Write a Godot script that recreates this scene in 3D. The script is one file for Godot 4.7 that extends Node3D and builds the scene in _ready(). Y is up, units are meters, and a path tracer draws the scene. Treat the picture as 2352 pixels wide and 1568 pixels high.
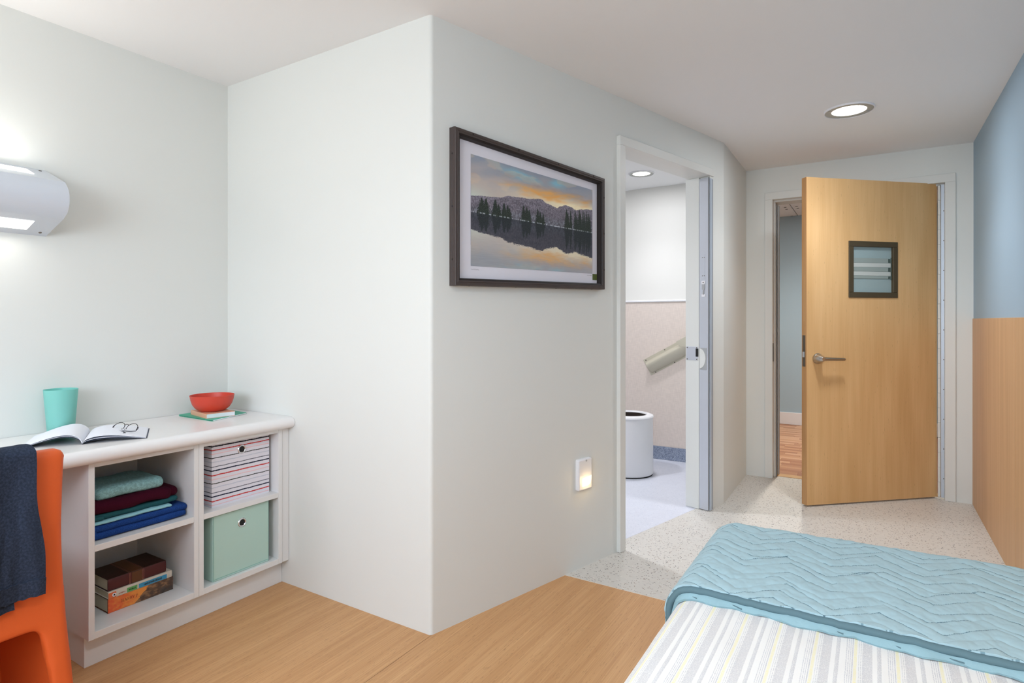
extends Node3D
# A care-facility bedroom: desk with open shelves on the left, a wall corner with a framed print, a bathroom doorway,
# an open maple door at the end and a bed in the right foreground.
# World axes: x to the right, y up, z = -(distance along the room). v3(X, Y, D) takes D as the distance along the room.

const CEIL := 2.37
const P0 := Vector2(-1.435, 1.73)          # outer corner where the picture wall starts (x, distance)
const PU := Vector2(0.25706, 0.96640)      # direction of the picture wall
const PN := Vector2(0.96640, -0.25706)     # its normal, into the room
const DESK := 0.766
const EXPOSURE := 0.97
const L_SKY := 4.0             # brightness of the sky outside the window
const L_WINDOW := 6.1          # daylight entering by the window
const L_LAMP_DOWN := 0.17       # wall lamp, lower slot
const L_LAMP_UP := 0.3         # wall lamp, upper slot
const L_ROOM := 1.55            # downlight over the bedroom, behind the camera's view
const L_ENTRY := 1.5           # downlight before the entry door
const L_BATH := 1.1            # bathroom downlight
const L_BATH_SIDE := 2.0       # second bathroom downlight, out of sight
const L_CORRIDOR := 3.6        # corridor downlight
var M := {}
var names := {}


# ------------------------------------------------------------------ small helpers
func v3(x: float, y: float, d: float) -> Vector3:
	return Vector3(x, y, -d)

func rgb(r: float, g: float, b: float) -> Color:
	return Color(r / 255.0, g / 255.0, b / 255.0)

func on_wall(s: float, y: float, off := 0.0) -> Vector3:      # a point of the picture wall: s along it, off into the room
	var p := P0 + PU * s + PN * off
	return v3(p.x, y, p.y)

func wall_frame(s: float, y: float, off := 0.0) -> Transform3D:   # x along the wall, y up, z out of the wall
	return Transform3D(Basis(Vector3(PU.x, 0, -PU.y), Vector3.UP, Vector3(PN.x, 0, -PN.y)), on_wall(s, y, off))

func mat(key: String, c: Color, rough := 0.6, metal := 0.0, spec := 0.5) -> StandardMaterial3D:
	var m := StandardMaterial3D.new()
	m.resource_name = key
	m.albedo_color = c
	m.roughness = rough
	m.metallic = metal
	m.metallic_specular = spec
	M[key] = m
	return m

func numbered(called: String) -> String:
	var n: int = names.get(called, 0)
	names[called] = n + 1
	return called if n == 0 else "%s_%03d" % [called, n]

func meta(o: Node, label: String, category := "", group := "", kind := "") -> void:
	if label: o.set_meta("label", label)
	if category: o.set_meta("category", category)
	if group: o.set_meta("group", group)
	if kind: o.set_meta("kind", kind)

func thing(called: String, label: String, category: String, at := Vector3.ZERO, turn := 0.0, group := "") -> Node3D:
	var o := Node3D.new()
	o.name = numbered(called)
	add_child(o, true)
	o.position = at
	o.rotation.y = turn
	meta(o, label, category, group)
	return o

func put(called: String, mesh: Mesh, m: Material, parent: Node = null) -> MeshInstance3D:
	var o := MeshInstance3D.new()
	o.name = numbered(called) if parent == null else called
	o.mesh = mesh
	o.material_override = m
	o.cast_shadow = GeometryInstance3D.SHADOW_CASTING_SETTING_ON
	if parent == null: add_child(o, true)
	else: parent.add_child(o, true)
	return o

func structure(called: String, mesh: Mesh, m: Material, label: String) -> MeshInstance3D:
	var o := put(called, mesh, m)
	meta(o, label, "", "", "structure")
	return o


# ------------------------------------------------------------------ mesh helpers
func start() -> SurfaceTool:
	var st := SurfaceTool.new()
	st.begin(Mesh.PRIMITIVE_TRIANGLES)
	return st

func done(st: SurfaceTool) -> ArrayMesh:
	st.generate_normals()
	return st.commit()

func tri(st: SurfaceTool, a: Vector3, b: Vector3, c: Vector3, from: Vector3) -> void:   # front face looks away from "from"
	if (b - a).cross(c - a).dot((a + b + c) / 3.0 - from) > 0.0:
		st.add_vertex(a); st.add_vertex(c); st.add_vertex(b)
	else:
		st.add_vertex(a); st.add_vertex(b); st.add_vertex(c)

func quad(st: SurfaceTool, a: Vector3, b: Vector3, c: Vector3, d: Vector3, from: Vector3) -> void:
	tri(st, a, b, c, from)
	tri(st, a, c, d, from)

func box(st: SurfaceTool, lo: Vector3, hi: Vector3, bev := 0.0015, xf := Transform3D.IDENTITY) -> void:
	st.set_smooth_group(-1)
	var c := (lo + hi) / 2.0
	var h := (hi - lo).abs() / 2.0
	var b := minf(bev, minf(h.x, minf(h.y, h.z)) * 0.45)
	var mid := xf * c
	var pt := func(sx: float, sy: float, sz: float, axis: int) -> Vector3:
		var p := Vector3(sx * (h.x - b), sy * (h.y - b), sz * (h.z - b))
		p[axis] = [sx, sy, sz][axis] * h[axis]
		return xf * (c + p)
	for axis in 3:
		var o1 := (axis + 1) % 3
		var o2 := (axis + 2) % 3
		for s in [-1.0, 1.0]:
			var q := []
			for k in [[-1.0, -1.0], [1.0, -1.0], [1.0, 1.0], [-1.0, 1.0]]:
				var sg := [0.0, 0.0, 0.0]
				sg[axis] = s; sg[o1] = k[0]; sg[o2] = k[1]
				q.append(pt.call(sg[0], sg[1], sg[2], axis))
			quad(st, q[0], q[1], q[2], q[3], mid)
		if b > 0.0:
			for s1 in [-1.0, 1.0]:
				for s2 in [-1.0, 1.0]:
					var q := []
					for k in [[-1.0, o1], [1.0, o1], [1.0, o2], [-1.0, o2]]:
						var sg := [0.0, 0.0, 0.0]
						sg[axis] = k[0]; sg[o1] = s1; sg[o2] = s2
						q.append(pt.call(sg[0], sg[1], sg[2], k[1]))
					quad(st, q[0], q[1], q[2], q[3], mid)
	if b > 0.0:
		for sx in [-1.0, 1.0]:
			for sy in [-1.0, 1.0]:
				for sz in [-1.0, 1.0]:
					tri(st, pt.call(sx, sy, sz, 0), pt.call(sx, sy, sz, 1), pt.call(sx, sy, sz, 2), mid)

func boxed(lo: Vector3, hi: Vector3, bev := 0.0015, xf := Transform3D.IDENTITY) -> ArrayMesh:
	var st := start()
	box(st, lo, hi, bev, xf)
	return done(st)

func block(x0: float, x1: float, y0: float, y1: float, d0: float, d1: float, bev := 0.0015) -> ArrayMesh:
	return boxed(Vector3(x0, y0, -d1), Vector3(x1, y1, -d0), bev)

# Polygon (x, distance) raised from y0 to y1; flat faces, or smooth sides
func prism(st: SurfaceTool, poly: PackedVector2Array, y0: float, y1: float) -> void:
	st.set_smooth_group(-1)
	var idx := Geometry2D.triangulate_polygon(poly)
	for k in range(0, idx.size(), 3):
		var a := poly[idx[k]]; var b := poly[idx[k + 1]]; var c := poly[idx[k + 2]]
		tri(st, v3(a.x, y1, a.y), v3(b.x, y1, b.y), v3(c.x, y1, c.y), v3((a.x + b.x + c.x) / 3.0, y1 - 1.0, (a.y + b.y + c.y) / 3.0))
		tri(st, v3(a.x, y0, a.y), v3(b.x, y0, b.y), v3(c.x, y0, c.y), v3((a.x + b.x + c.x) / 3.0, y0 + 1.0, (a.y + b.y + c.y) / 3.0))
	var cw := Geometry2D.is_polygon_clockwise(poly)
	for k in poly.size():
		var a := poly[k]; var b := poly[(k + 1) % poly.size()]
		var t := (b - a).normalized()
		var out := Vector2(-t.y, t.x) if cw else Vector2(t.y, -t.x)
		var g := -1
		st.set_smooth_group(g)
		var m := (a + b) / 2.0
		var inside := m - out * 0.5
		quad(st, v3(a.x, y0, a.y), v3(b.x, y0, b.y), v3(b.x, y1, b.y), v3(a.x, y1, a.y), v3(inside.x, (y0 + y1) / 2.0, inside.y))

func prismed(poly: PackedVector2Array, y0: float, y1: float) -> ArrayMesh:
	var st := start()
	prism(st, poly, y0, y1)
	return done(st)

# Outline in the xy plane of xf, thickness along its z (0..t), rounded edge of radius r on the z = t side
func plate(st: SurfaceTool, poly_in: PackedVector2Array, t: float, r: float, xf: Transform3D, steps := 3) -> void:
	var poly := poly_in
	if Geometry2D.is_polygon_clockwise(poly):
		poly = poly.duplicate(); poly.reverse()
	var n := poly.size()
	var inn := PackedVector2Array()
	for k in n:
		var e0 := (poly[k] - poly[(k + n - 1) % n]).normalized()
		var e1 := (poly[(k + 1) % n] - poly[k]).normalized()
		var n0 := Vector2(-e0.y, e0.x); var n1 := Vector2(-e1.y, e1.x)
		var m := (n0 + n1)
		inn.append(m / maxf(0.35, m.length_squared() / 2.0))
	var rings := []
	rings.append([poly, 0.0])
	for i in steps + 1:
		var a := PI / 2 * i / steps
		var ring := PackedVector2Array()
		for k in n: ring.append(poly[k] + inn[k] * r * (1.0 - cos(a)))
		rings.append([ring, t - r + r * sin(a)])
	for i in rings.size() - 1:
		st.set_smooth_group(i + 1 if i == 0 else 2)
		for k in n:
			var k2 := (k + 1) % n
			var a0: Vector2 = rings[i][0][k]; var a1: Vector2 = rings[i][0][k2]
			var b0: Vector2 = rings[i + 1][0][k]; var b1: Vector2 = rings[i + 1][0][k2]
			var mid := (a0 + a1) / 2.0 + (inn[k] + inn[k2]) * 0.01
			quad(st, xf * Vector3(a0.x, a0.y, rings[i][1]), xf * Vector3(a1.x, a1.y, rings[i][1]), xf * Vector3(b1.x, b1.y, rings[i + 1][1]), xf * Vector3(b0.x, b0.y, rings[i + 1][1]), xf * Vector3(mid.x, mid.y, -0.01 + rings[i][1] - r))
	st.set_smooth_group(-1)
	for cap in [[rings[0], 1.0], [rings[-1], -1.0]]:
		var ring: PackedVector2Array = cap[0][0]
		var z: float = cap[0][1]
		var idx := Geometry2D.triangulate_polygon(ring)
		for k in range(0, idx.size(), 3):
			var a := ring[idx[k]]; var b := ring[idx[k + 1]]; var c := ring[idx[k + 2]]
			var g := (a + b + c) / 3.0
			tri(st, xf * Vector3(a.x, a.y, z), xf * Vector3(b.x, b.y, z), xf * Vector3(c.x, c.y, z), xf * Vector3(g.x, g.y, z + cap[1]))

func plated(poly: PackedVector2Array, t: float, r: float, xf := Transform3D.IDENTITY, steps := 3) -> ArrayMesh:
	var st := start()
	plate(st, poly, t, r, xf, steps)
	return done(st)

func round_rect(w: float, h: float, r: float, n := 5) -> PackedVector2Array:
	var p := PackedVector2Array()
	for c in [[1, 1, 0.0], [-1, 1, PI / 2], [-1, -1, PI], [1, -1, PI * 1.5]]:
		for i in n + 1:
			var a: float = c[2] + PI / 2 * i / n
			p.append(Vector2(c[0] * (w / 2 - r) + r * cos(a), c[1] * (h / 2 - r) + r * sin(a)))
	return p

func circle(r: float, n := 28) -> PackedVector2Array:
	var p := PackedVector2Array()
	for i in n: p.append(Vector2(r * cos(TAU * i / n), r * sin(TAU * i / n)))
	return p

# profile of (radius, height) turned round the y axis of xf
func lathe(st: SurfaceTool, prof: Array, n := 40, xf := Transform3D.IDENTITY) -> void:
	var g := 10
	for i in prof.size() - 1:
		var a: Vector2 = prof[i]; var b: Vector2 = prof[i + 1]
		if i > 0:
			var p: Vector2 = prof[i - 1]
			if absf((a - p).angle_to(b - a)) > 0.6: g += 1
		st.set_smooth_group(g)
		var t := (b - a).normalized()
		var out := Vector2(t.y, -t.x)
		for k in n:
			var a0 := TAU * k / n; var a1 := TAU * (k + 1) / n
			var am := (a0 + a1) / 2
			var m := (a + b) / 2 - out * 0.003
			var from := xf * Vector3(m.x * cos(am), m.y, m.x * sin(am))
			var q0 := xf * Vector3(a.x * cos(a0), a.y, a.x * sin(a0)); var q1 := xf * Vector3(a.x * cos(a1), a.y, a.x * sin(a1))
			var q2 := xf * Vector3(b.x * cos(a1), b.y, b.x * sin(a1)); var q3 := xf * Vector3(b.x * cos(a0), b.y, b.x * sin(a0))
			if a.x < 1e-6: tri(st, q0, q2, q3, from)
			elif b.x < 1e-6: tri(st, q0, q1, q2, from)
			else: quad(st, q0, q1, q2, q3, from)

func lathed(prof: Array, n := 40, xf := Transform3D.IDENTITY) -> ArrayMesh:
	var st := start()
	lathe(st, prof, n, xf)
	return done(st)

func tube(st: SurfaceTool, pts: Array, r0: float, r1 := -1.0, n := 10, squash := 1.0) -> void:
	st.set_smooth_group(3)
	if r1 < 0: r1 = r0
	var rings := []
	var side := Vector3.ZERO
	for i in pts.size():
		var t: Vector3 = (pts[mini(i + 1, pts.size() - 1)] - pts[maxi(i - 1, 0)]).normalized()
		if side == Vector3.ZERO: side = t.cross(Vector3.UP if absf(t.y) < 0.9 else Vector3.RIGHT).normalized()
		side = (side - t * side.dot(t)).normalized()
		var up := side.cross(t)
		var r := lerpf(r0, r1, float(i) / (pts.size() - 1))
		var ring := []
		for k in n: ring.append(pts[i] + side * cos(TAU * k / n) * r + up * sin(TAU * k / n) * r * squash)
		rings.append(ring)
	for i in rings.size() - 1:
		for k in n:
			var k2 := (k + 1) % n
			quad(st, rings[i][k], rings[i][k2], rings[i + 1][k2], rings[i + 1][k], (pts[i] + pts[i + 1]) / 2.0)
	for e in [[0, 1], [-1, -2]]:
		st.set_smooth_group(-1)
		for k in n: tri(st, pts[e[0]], rings[e[0]][k], rings[e[0]][(k + 1) % n], pts[e[1]])

func tubed(pts: Array, r0: float, r1 := -1.0, n := 10) -> ArrayMesh:
	var st := start()
	tube(st, pts, r0, r1, n)
	return done(st)

# A sheet with thickness: f(u, v) gives the upper surface; smooth, uv = (u, v)
func sheet(nu: int, nv: int, f: Callable, thick: float, flip := false, open := false) -> ArrayMesh:
	var w := nu + 1
	var pos := PackedVector3Array(); var nor := PackedVector3Array(); var uv := PackedVector2Array(); var idx := PackedInt32Array()
	for j in nv + 1:
		for i in w:
			pos.append(f.call(float(i) / nu, float(j) / nv))
			uv.append(Vector2(float(i) / nu, float(j) / nv))
	for j in nv + 1:
		for i in w:
			var du := pos[j * w + mini(i + 1, nu)] - pos[j * w + maxi(i - 1, 0)]
			var dv := pos[mini(j + 1, nv) * w + i] - pos[maxi(j - 1, 0) * w + i]
			var n := du.cross(dv).normalized()
			nor.append(-n if flip else n)
	var top := pos.size()
	for j in nv:
		for i in nu:
			var a := j * w + i
			var q := [a, a + 1, a + w + 1, a + w]
			if flip: idx.append_array(PackedInt32Array([q[0], q[1], q[2], q[0], q[2], q[3]]))
			else: idx.append_array(PackedInt32Array([q[0], q[2], q[1], q[0], q[3], q[2]]))
	if not open:
		for k in top:
			pos.append(pos[k] - nor[k] * thick); nor.append(-nor[k]); uv.append(uv[k])
		var m := idx.size()
		for k in range(0, m, 3): idx.append_array(PackedInt32Array([idx[k] + top, idx[k + 2] + top, idx[k + 1] + top]))
		var rim := []
		for i in nu: rim.append([i, i + 1])
		for j in nv: rim.append([j * w + nu, (j + 1) * w + nu])
		for i in nu: rim.append([nv * w + nu - i, nv * w + nu - i - 1])
		for j in nv: rim.append([(nv - j) * w, (nv - j - 1) * w])
		var c := Vector3.ZERO
		for k in top: c += pos[k]
		c /= top
		for e in rim:
			var base := pos.size()
			var n := ((pos[e[1]] - pos[e[0]]).cross(nor[e[0]])).normalized()
			if flip: n = -n
			if n.dot(pos[e[0]] - c) < 0: n = -n
			for k in [e[0], e[1], e[1] + top, e[0] + top]:
				pos.append(pos[k]); nor.append(n); uv.append(uv[k])
			if (pos[base + 1] - pos[base]).cross(pos[base + 2] - pos[base]).dot(n) > 0: idx.append_array(PackedInt32Array([base, base + 2, base + 1, base, base + 3, base + 2]))
			else: idx.append_array(PackedInt32Array([base, base + 1, base + 2, base, base + 2, base + 3]))
	var arr := []
	arr.resize(Mesh.ARRAY_MAX)
	arr[Mesh.ARRAY_VERTEX] = pos; arr[Mesh.ARRAY_NORMAL] = nor; arr[Mesh.ARRAY_TEX_UV] = uv; arr[Mesh.ARRAY_INDEX] = idx
	var mesh := ArrayMesh.new()
	mesh.add_surface_from_arrays(Mesh.PRIMITIVE_TRIANGLES, arr)
	return mesh

# A soft rounded block (folded cloth): superquadric-like box of half sizes h, edge radius r, bent by warp(p)
func soft_block(h: Vector3, r: float, n: int, warp: Callable) -> ArrayMesh:
	var st := start()
	st.set_smooth_group(0)
	var pt := func(face: int, s: float, a: float, b: float) -> Vector3:
		var p := Vector3.ZERO
		p[face] = s; p[(face + 1) % 3] = a; p[(face + 2) % 3] = b
		var q := p * h
		var core := Vector3(clampf(q.x, -h.x + r, h.x - r), clampf(q.y, -maxf(h.y - r, 0.0), maxf(h.y - r, 0.0)), clampf(q.z, -h.z + r, h.z - r))
		var d := q - core
		if d.length() > 1e-6:
			var rr := Vector3(r, minf(r, h.y), r)
			d = d.normalized() * rr
		return warp.call(core + d)
	for face in 3:
		for s in [-1.0, 1.0]:
			for i in n:
				for j in n:
					var e := func(k: int) -> float: return sin((2.0 * k / n - 1.0) * PI / 2.0)
					var a0: float = e.call(i); var a1: float = e.call(i + 1); var b0: float = e.call(j); var b1: float = e.call(j + 1)
					var p0: Vector3 = pt.call(face, s, a0, b0); var p1: Vector3 = pt.call(face, s, a1, b0)
					var p2: Vector3 = pt.call(face, s, a1, b1); var p3: Vector3 = pt.call(face, s, a0, b1)
					var from: Vector3 = (p0 + p1 + p2 + p3) / 4.0
					var dir := Vector3.ZERO
					dir[face] = s
					from -= dir * 0.02
					quad(st, p0, p1, p2, p3, from)
	return done(st)

# Surface nets of a signed distance, only near the surface
func nets(lo: Vector3, hi: Vector3, cell: float, sdf: Callable) -> ArrayMesh:
	var B := 6
	var nb := Vector3i(((hi - lo) / (cell * B)).ceil())
	var val := {}
	var half := cell * B * 0.5
	var live := []
	for bz in nb.z:
		for by in nb.y:
			for bx in nb.x:
				var c := lo + (Vector3(bx, by, bz) * B + Vector3.ONE * B * 0.5) * cell
				if absf(sdf.call(c)) < half * 2.2: live.append(Vector3i(bx, by, bz))
	var cells := {}
	for b in live:
		for z in B + 1:
			for y in B + 1:
				for x in B + 1:
					var k: Vector3i = b * B + Vector3i(x, y, z)
					if not val.has(k): val[k] = sdf.call(lo + Vector3(k) * cell)
	var pts := PackedVector3Array()
	var nor := PackedVector3Array()
	var corners := []
	for i in 8: corners.append(Vector3i(i & 1, (i >> 1) & 1, (i >> 2) & 1))
	var edges := [[0, 1], [2, 3], [4, 5], [6, 7], [0, 2], [1, 3], [4, 6], [5, 7], [0, 4], [1, 5], [2, 6], [3, 7]]
	for b in live:
		for z in B:
			for y in B:
				for x in B:
					var k: Vector3i = b * B + Vector3i(x, y, z)
					var vs := []
					var neg := 0
					for c in corners:
						var q: float = val[k + c]
						vs.append(q)
						if q < 0: neg += 1
					if neg == 0 or neg == 8: continue
					var sum := Vector3.ZERO
					var cnt := 0
					for e in edges:
						var a: float = vs[e[0]]; var d: float = vs[e[1]]
						if (a < 0) != (d < 0):
							sum += Vector3(corners[e[0]]).lerp(Vector3(corners[e[1]]), a / (a - d)); cnt += 1
					cells[k] = pts.size()
					pts.append(lo + (Vector3(k) + sum / cnt) * cell)
					nor.append(Vector3(vs[1] + vs[3] + vs[5] + vs[7] - vs[0] - vs[2] - vs[4] - vs[6], vs[2] + vs[3] + vs[6] + vs[7] - vs[0] - vs[1] - vs[4] - vs[5], vs[4] + vs[5] + vs[6] + vs[7] - vs[0] - vs[1] - vs[2] - vs[3]).normalized())
	var idx := PackedInt32Array()
	var ax := [Vector3i(1, 0, 0), Vector3i(0, 1, 0), Vector3i(0, 0, 1)]
	for k in cells:
		for a in 3:
			var k2: Vector3i = k + ax[a]
			if not val.has(k2): continue
			var s0: float = val[k]; var s1: float = val[k2]
			if (s0 < 0) == (s1 < 0): continue
			var u: Vector3i = ax[(a + 1) % 3]; var w: Vector3i = ax[(a + 2) % 3]
			if not (cells.has(k - u) and cells.has(k - w) and cells.has(k - u - w)): continue
			var q: Array = [cells[k], cells[k - u], cells[k - u - w], cells[k - w]]
			if s0 < 0: idx.append_array(PackedInt32Array([q[0], q[2], q[1], q[0], q[3], q[2]]))
			else: idx.append_array(PackedInt32Array([q[0], q[1], q[2], q[0], q[2], q[3]]))
	var arr := []
	arr.resize(Mesh.ARRAY_MAX)
	arr[Mesh.ARRAY_VERTEX] = pts; arr[Mesh.ARRAY_NORMAL] = nor; arr[Mesh.ARRAY_INDEX] = idx
	var mesh := ArrayMesh.new()
	mesh.add_surface_from_arrays(Mesh.PRIMITIVE_TRIANGLES, arr)
	return mesh


func _ready() -> void:
	# ---- camera: level, lens shifted down a little, looking left of the room's long axis
	var cam := Camera3D.new()
	cam.name = "camera"
	cam.projection = Camera3D.PROJECTION_FRUSTUM
	cam.near = 0.05
	cam.far = 60.0
	cam.size = 2.0 * 0.05 * 784.0 / 1340.0
	cam.frustum_offset = Vector2(0, -0.05 * 47.0 / 1340.0)
	cam.position = Vector3(0, 1.2, 0)
	cam.rotation.y = 0.55405
	add_child(cam)
	cam.current = true

	# ---- sky seen through the window behind the camera
	var env := Environment.new()
	env.background_mode = Environment.BG_SKY
	var sky := Sky.new()
	var sm := ProceduralSkyMaterial.new()
	sm.sky_top_color = Color(0.55, 0.68, 0.85)
	sm.sky_horizon_color = Color(0.82, 0.87, 0.92)
	sm.ground_horizon_color = Color(0.62, 0.64, 0.62)
	sm.ground_bottom_color = Color(0.45, 0.46, 0.44)
	sm.energy_multiplier = L_SKY
	sky.sky_material = sm
	env.sky = sky
	env.tonemap_mode = Environment.TONE_MAPPER_LINEAR
	env.tonemap_exposure = EXPOSURE
	env.sdfgi_enabled = true
	env.ssao_enabled = true
	env.ssil_enabled = true
	var we := WorldEnvironment.new()
	we.name = "environment"
	we.environment = env
	add_child(we)

	# ---- daylight that enters by the window (glass area of window_1) 
	area_light("window_daylight", v3(-0.7, 1.56, -1.585), Vector3(0, 0, 0), Vector2(2.0, 1.2), Color(0.93, 0.963, 1.0), L_WINDOW)

	materials()
	room()
	window_behind()
	bathroom()
	corridor()
	entry_door()
	wall_lamp()
	downlight("entry_downlight", "round recessed downlight with grey trim ring in the ceiling before the wooden door", Vector3(-0.113, CEIL, -3.735), 0.125, L_ENTRY, Color(0.975, 0.985, 1.0), 66.0)
	downlight("room_downlight", "round recessed downlight in the bedroom ceiling above the bed", Vector3(-0.25, CEIL, -0.3), 0.125, L_ROOM, Color(0.96, 0.98, 1.0), 80.0)
	downlight("bathroom_downlight", "round recessed downlight in the bathroom ceiling seen through the doorway", Vector3(-1.56, CEIL, -4.47), 0.1, L_BATH, Color(0.97, 0.975, 1.0), 58.0)
	downlight("bathroom_downlight", "round recessed downlight deeper inside the bathroom, hidden by the doorway", Vector3(-2.05, CEIL, -3.3), 0.1, L_BATH_SIDE, Color(0.97, 0.975, 1.0), 76.0)
	night_light()
	picture()
	desk()
	cabinets()
	storage_boxes()
	folded_clothes()
	shelf_books()
	desk_things()
	chair()
	bed()


func area_light(called: String, at: Vector3, turn: Vector3, size: Vector2, c: Color, energy: float) -> AreaLight3D:
	var l := AreaLight3D.new()
	l.name = called
	l.position = at
	l.rotation = turn
	l.area_size = size
	l.light_color = c
	l.light_energy = energy
	l.area_range = 14.0
	l.shadow_enabled = true
	add_child(l)
	return l


# ------------------------------------------------------------------ textures and materials
func noise_image(w: int, h: int, freq: float, sd: int, oct := 3) -> PackedByteArray:
	var n := FastNoiseLite.new()
	n.seed = sd
	n.noise_type = FastNoiseLite.TYPE_SIMPLEX_SMOOTH
	n.frequency = freq
	n.fractal_octaves = oct
	return n.get_image(w, h).get_data()

func stretched(w: int, h: int, by: int, freq: float, sd: int, oct := 3) -> PackedByteArray:
	var n := FastNoiseLite.new()
	n.seed = sd
	n.noise_type = FastNoiseLite.TYPE_SIMPLEX_SMOOTH
	n.frequency = freq
	n.fractal_octaves = oct
	var im := n.get_image(w, maxi(4, h / by))
	im.resize(w, h, Image.INTERPOLATE_CUBIC)
	return im.get_data()

func wood(w: int, h: int, dark: Color, light: Color, sd: int, fine: float, mid: float, broad: float, fleck := 0.0) -> ImageTexture:
	var a := stretched(w, h, 24, 0.22, sd, 2)
	var b := stretched(w, h, 10, 0.03, sd + 1, 3)
	var c := stretched(w, h, 3, 0.008, sd + 2, 2)
	var out := PackedByteArray()
	out.resize(w * h * 3)
	for k in w * h:
		var t := 0.5 + fine * (a[k] / 255.0 - 0.5) + mid * (b[k] / 255.0 - 0.5) + broad * (c[k] / 255.0 - 0.5)
		t = clampf(t, 0.0, 1.0)
		out[k * 3] = int(255.0 * lerpf(dark.r, light.r, t))
		out[k * 3 + 1] = int(255.0 * lerpf(dark.g, light.g, t))
		out[k * 3 + 2] = int(255.0 * lerpf(dark.b, light.b, t))
	var im := Image.create_from_data(w, h, false, Image.FORMAT_RGB8, out)
	if fleck > 0.0:
		var r := RandomNumberGenerator.new()
		r.seed = sd
		for i in int(fleck * w * h / 1000.0):
			var x := r.randi_range(0, w - 3); var y := r.randi_range(0, h - 8)
			var col := im.get_pixel(x, y).lerp(dark.darkened(0.25), 0.45)
			im.fill_rect(Rect2i(x, y, 1, r.randi_range(2, 6)), col)
	return ImageTexture.create_from_image(im)

func textured(key: String, tex: Texture2D, rough: float, size: Vector3, world := true, spec := 0.5) -> StandardMaterial3D:
	var m := mat(key, Color.WHITE, rough, 0.0, spec)
	m.albedo_texture = tex
	m.uv1_triplanar = true
	m.uv1_world_triplanar = world
	m.uv1_scale = Vector3(1.0 / size.x, 1.0 / size.y, 1.0 / size.z)
	m.uv1_triplanar_sharpness = 8.0
	return m

func speckle(n: int, base: Color, cols: Array, count: int, sd: int, longest: int, mottle: float) -> ImageTexture:
	var soft := noise_image(n, n, 0.02, sd, 3)
	var out := PackedByteArray()
	out.resize(n * n * 3)
	for k in n * n:
		var t := 1.0 + mottle * (soft[k] / 255.0 - 0.5)
		out[k * 3] = int(clampf(255.0 * base.r * t, 0, 255)); out[k * 3 + 1] = int(clampf(255.0 * base.g * t, 0, 255)); out[k * 3 + 2] = int(clampf(255.0 * base.b * t, 0, 255))
	var im := Image.create_from_data(n, n, false, Image.FORMAT_RGB8, out)
	var r := RandomNumberGenerator.new()
	r.seed = sd
	for i in count:
		var c: Color = cols[r.randi() % cols.size()]
		var x := r.randf() * n; var y := r.randf() * n
		var a := r.randf() * TAU
		var steps := r.randi_range(1, longest)
		for s in steps:
			im.fill_rect(Rect2i(posmod(int(x), n), posmod(int(y), n), r.randi_range(2, 3), r.randi_range(1, 3)), c.lerp(base, r.randf() * 0.2))
			a += r.randf_range(-0.7, 0.7)
			x += cos(a) * 1.4; y += sin(a) * 1.4
	return ImageTexture.create_from_image(im)

func bumpy(m: StandardMaterial3D, w: int, freq: float, sd: int, cm: float) -> void:
	var n := FastNoiseLite.new()
	n.seed = sd
	n.frequency = freq
	var im := n.get_seamless_image(w, w)
	m.heightmap_enabled = true
	m.heightmap_texture = ImageTexture.create_from_image(im)
	m.heightmap_scale = cm

func cloth(key: String, c: Color, size: float, sd: int, vary: float, cm: float) -> StandardMaterial3D:   # woven or terry cloth with a heathered colour
	var n := 256
	var a := noise_image(n, n, 0.35, sd, 2)
	var b := noise_image(n, n, 0.05, sd + 3, 2)
	var im := Image.create(n, n, false, Image.FORMAT_RGB8)
	for y in n:
		for x in n:
			var t := 1.0 + vary * (a[y * n + x] / 255.0 - 0.5) + vary * 0.4 * (b[y * n + x] / 255.0 - 0.5)
			im.set_pixel(x, y, Color(clampf(c.r * t, 0, 1), clampf(c.g * t, 0, 1), clampf(c.b * t, 0, 1)))
	var m := textured(key, ImageTexture.create_from_image(im), 0.95, Vector3.ONE * size, false, 0.25)
	bumpy(m, 256, 0.3, sd, cm)
	return m

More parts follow.
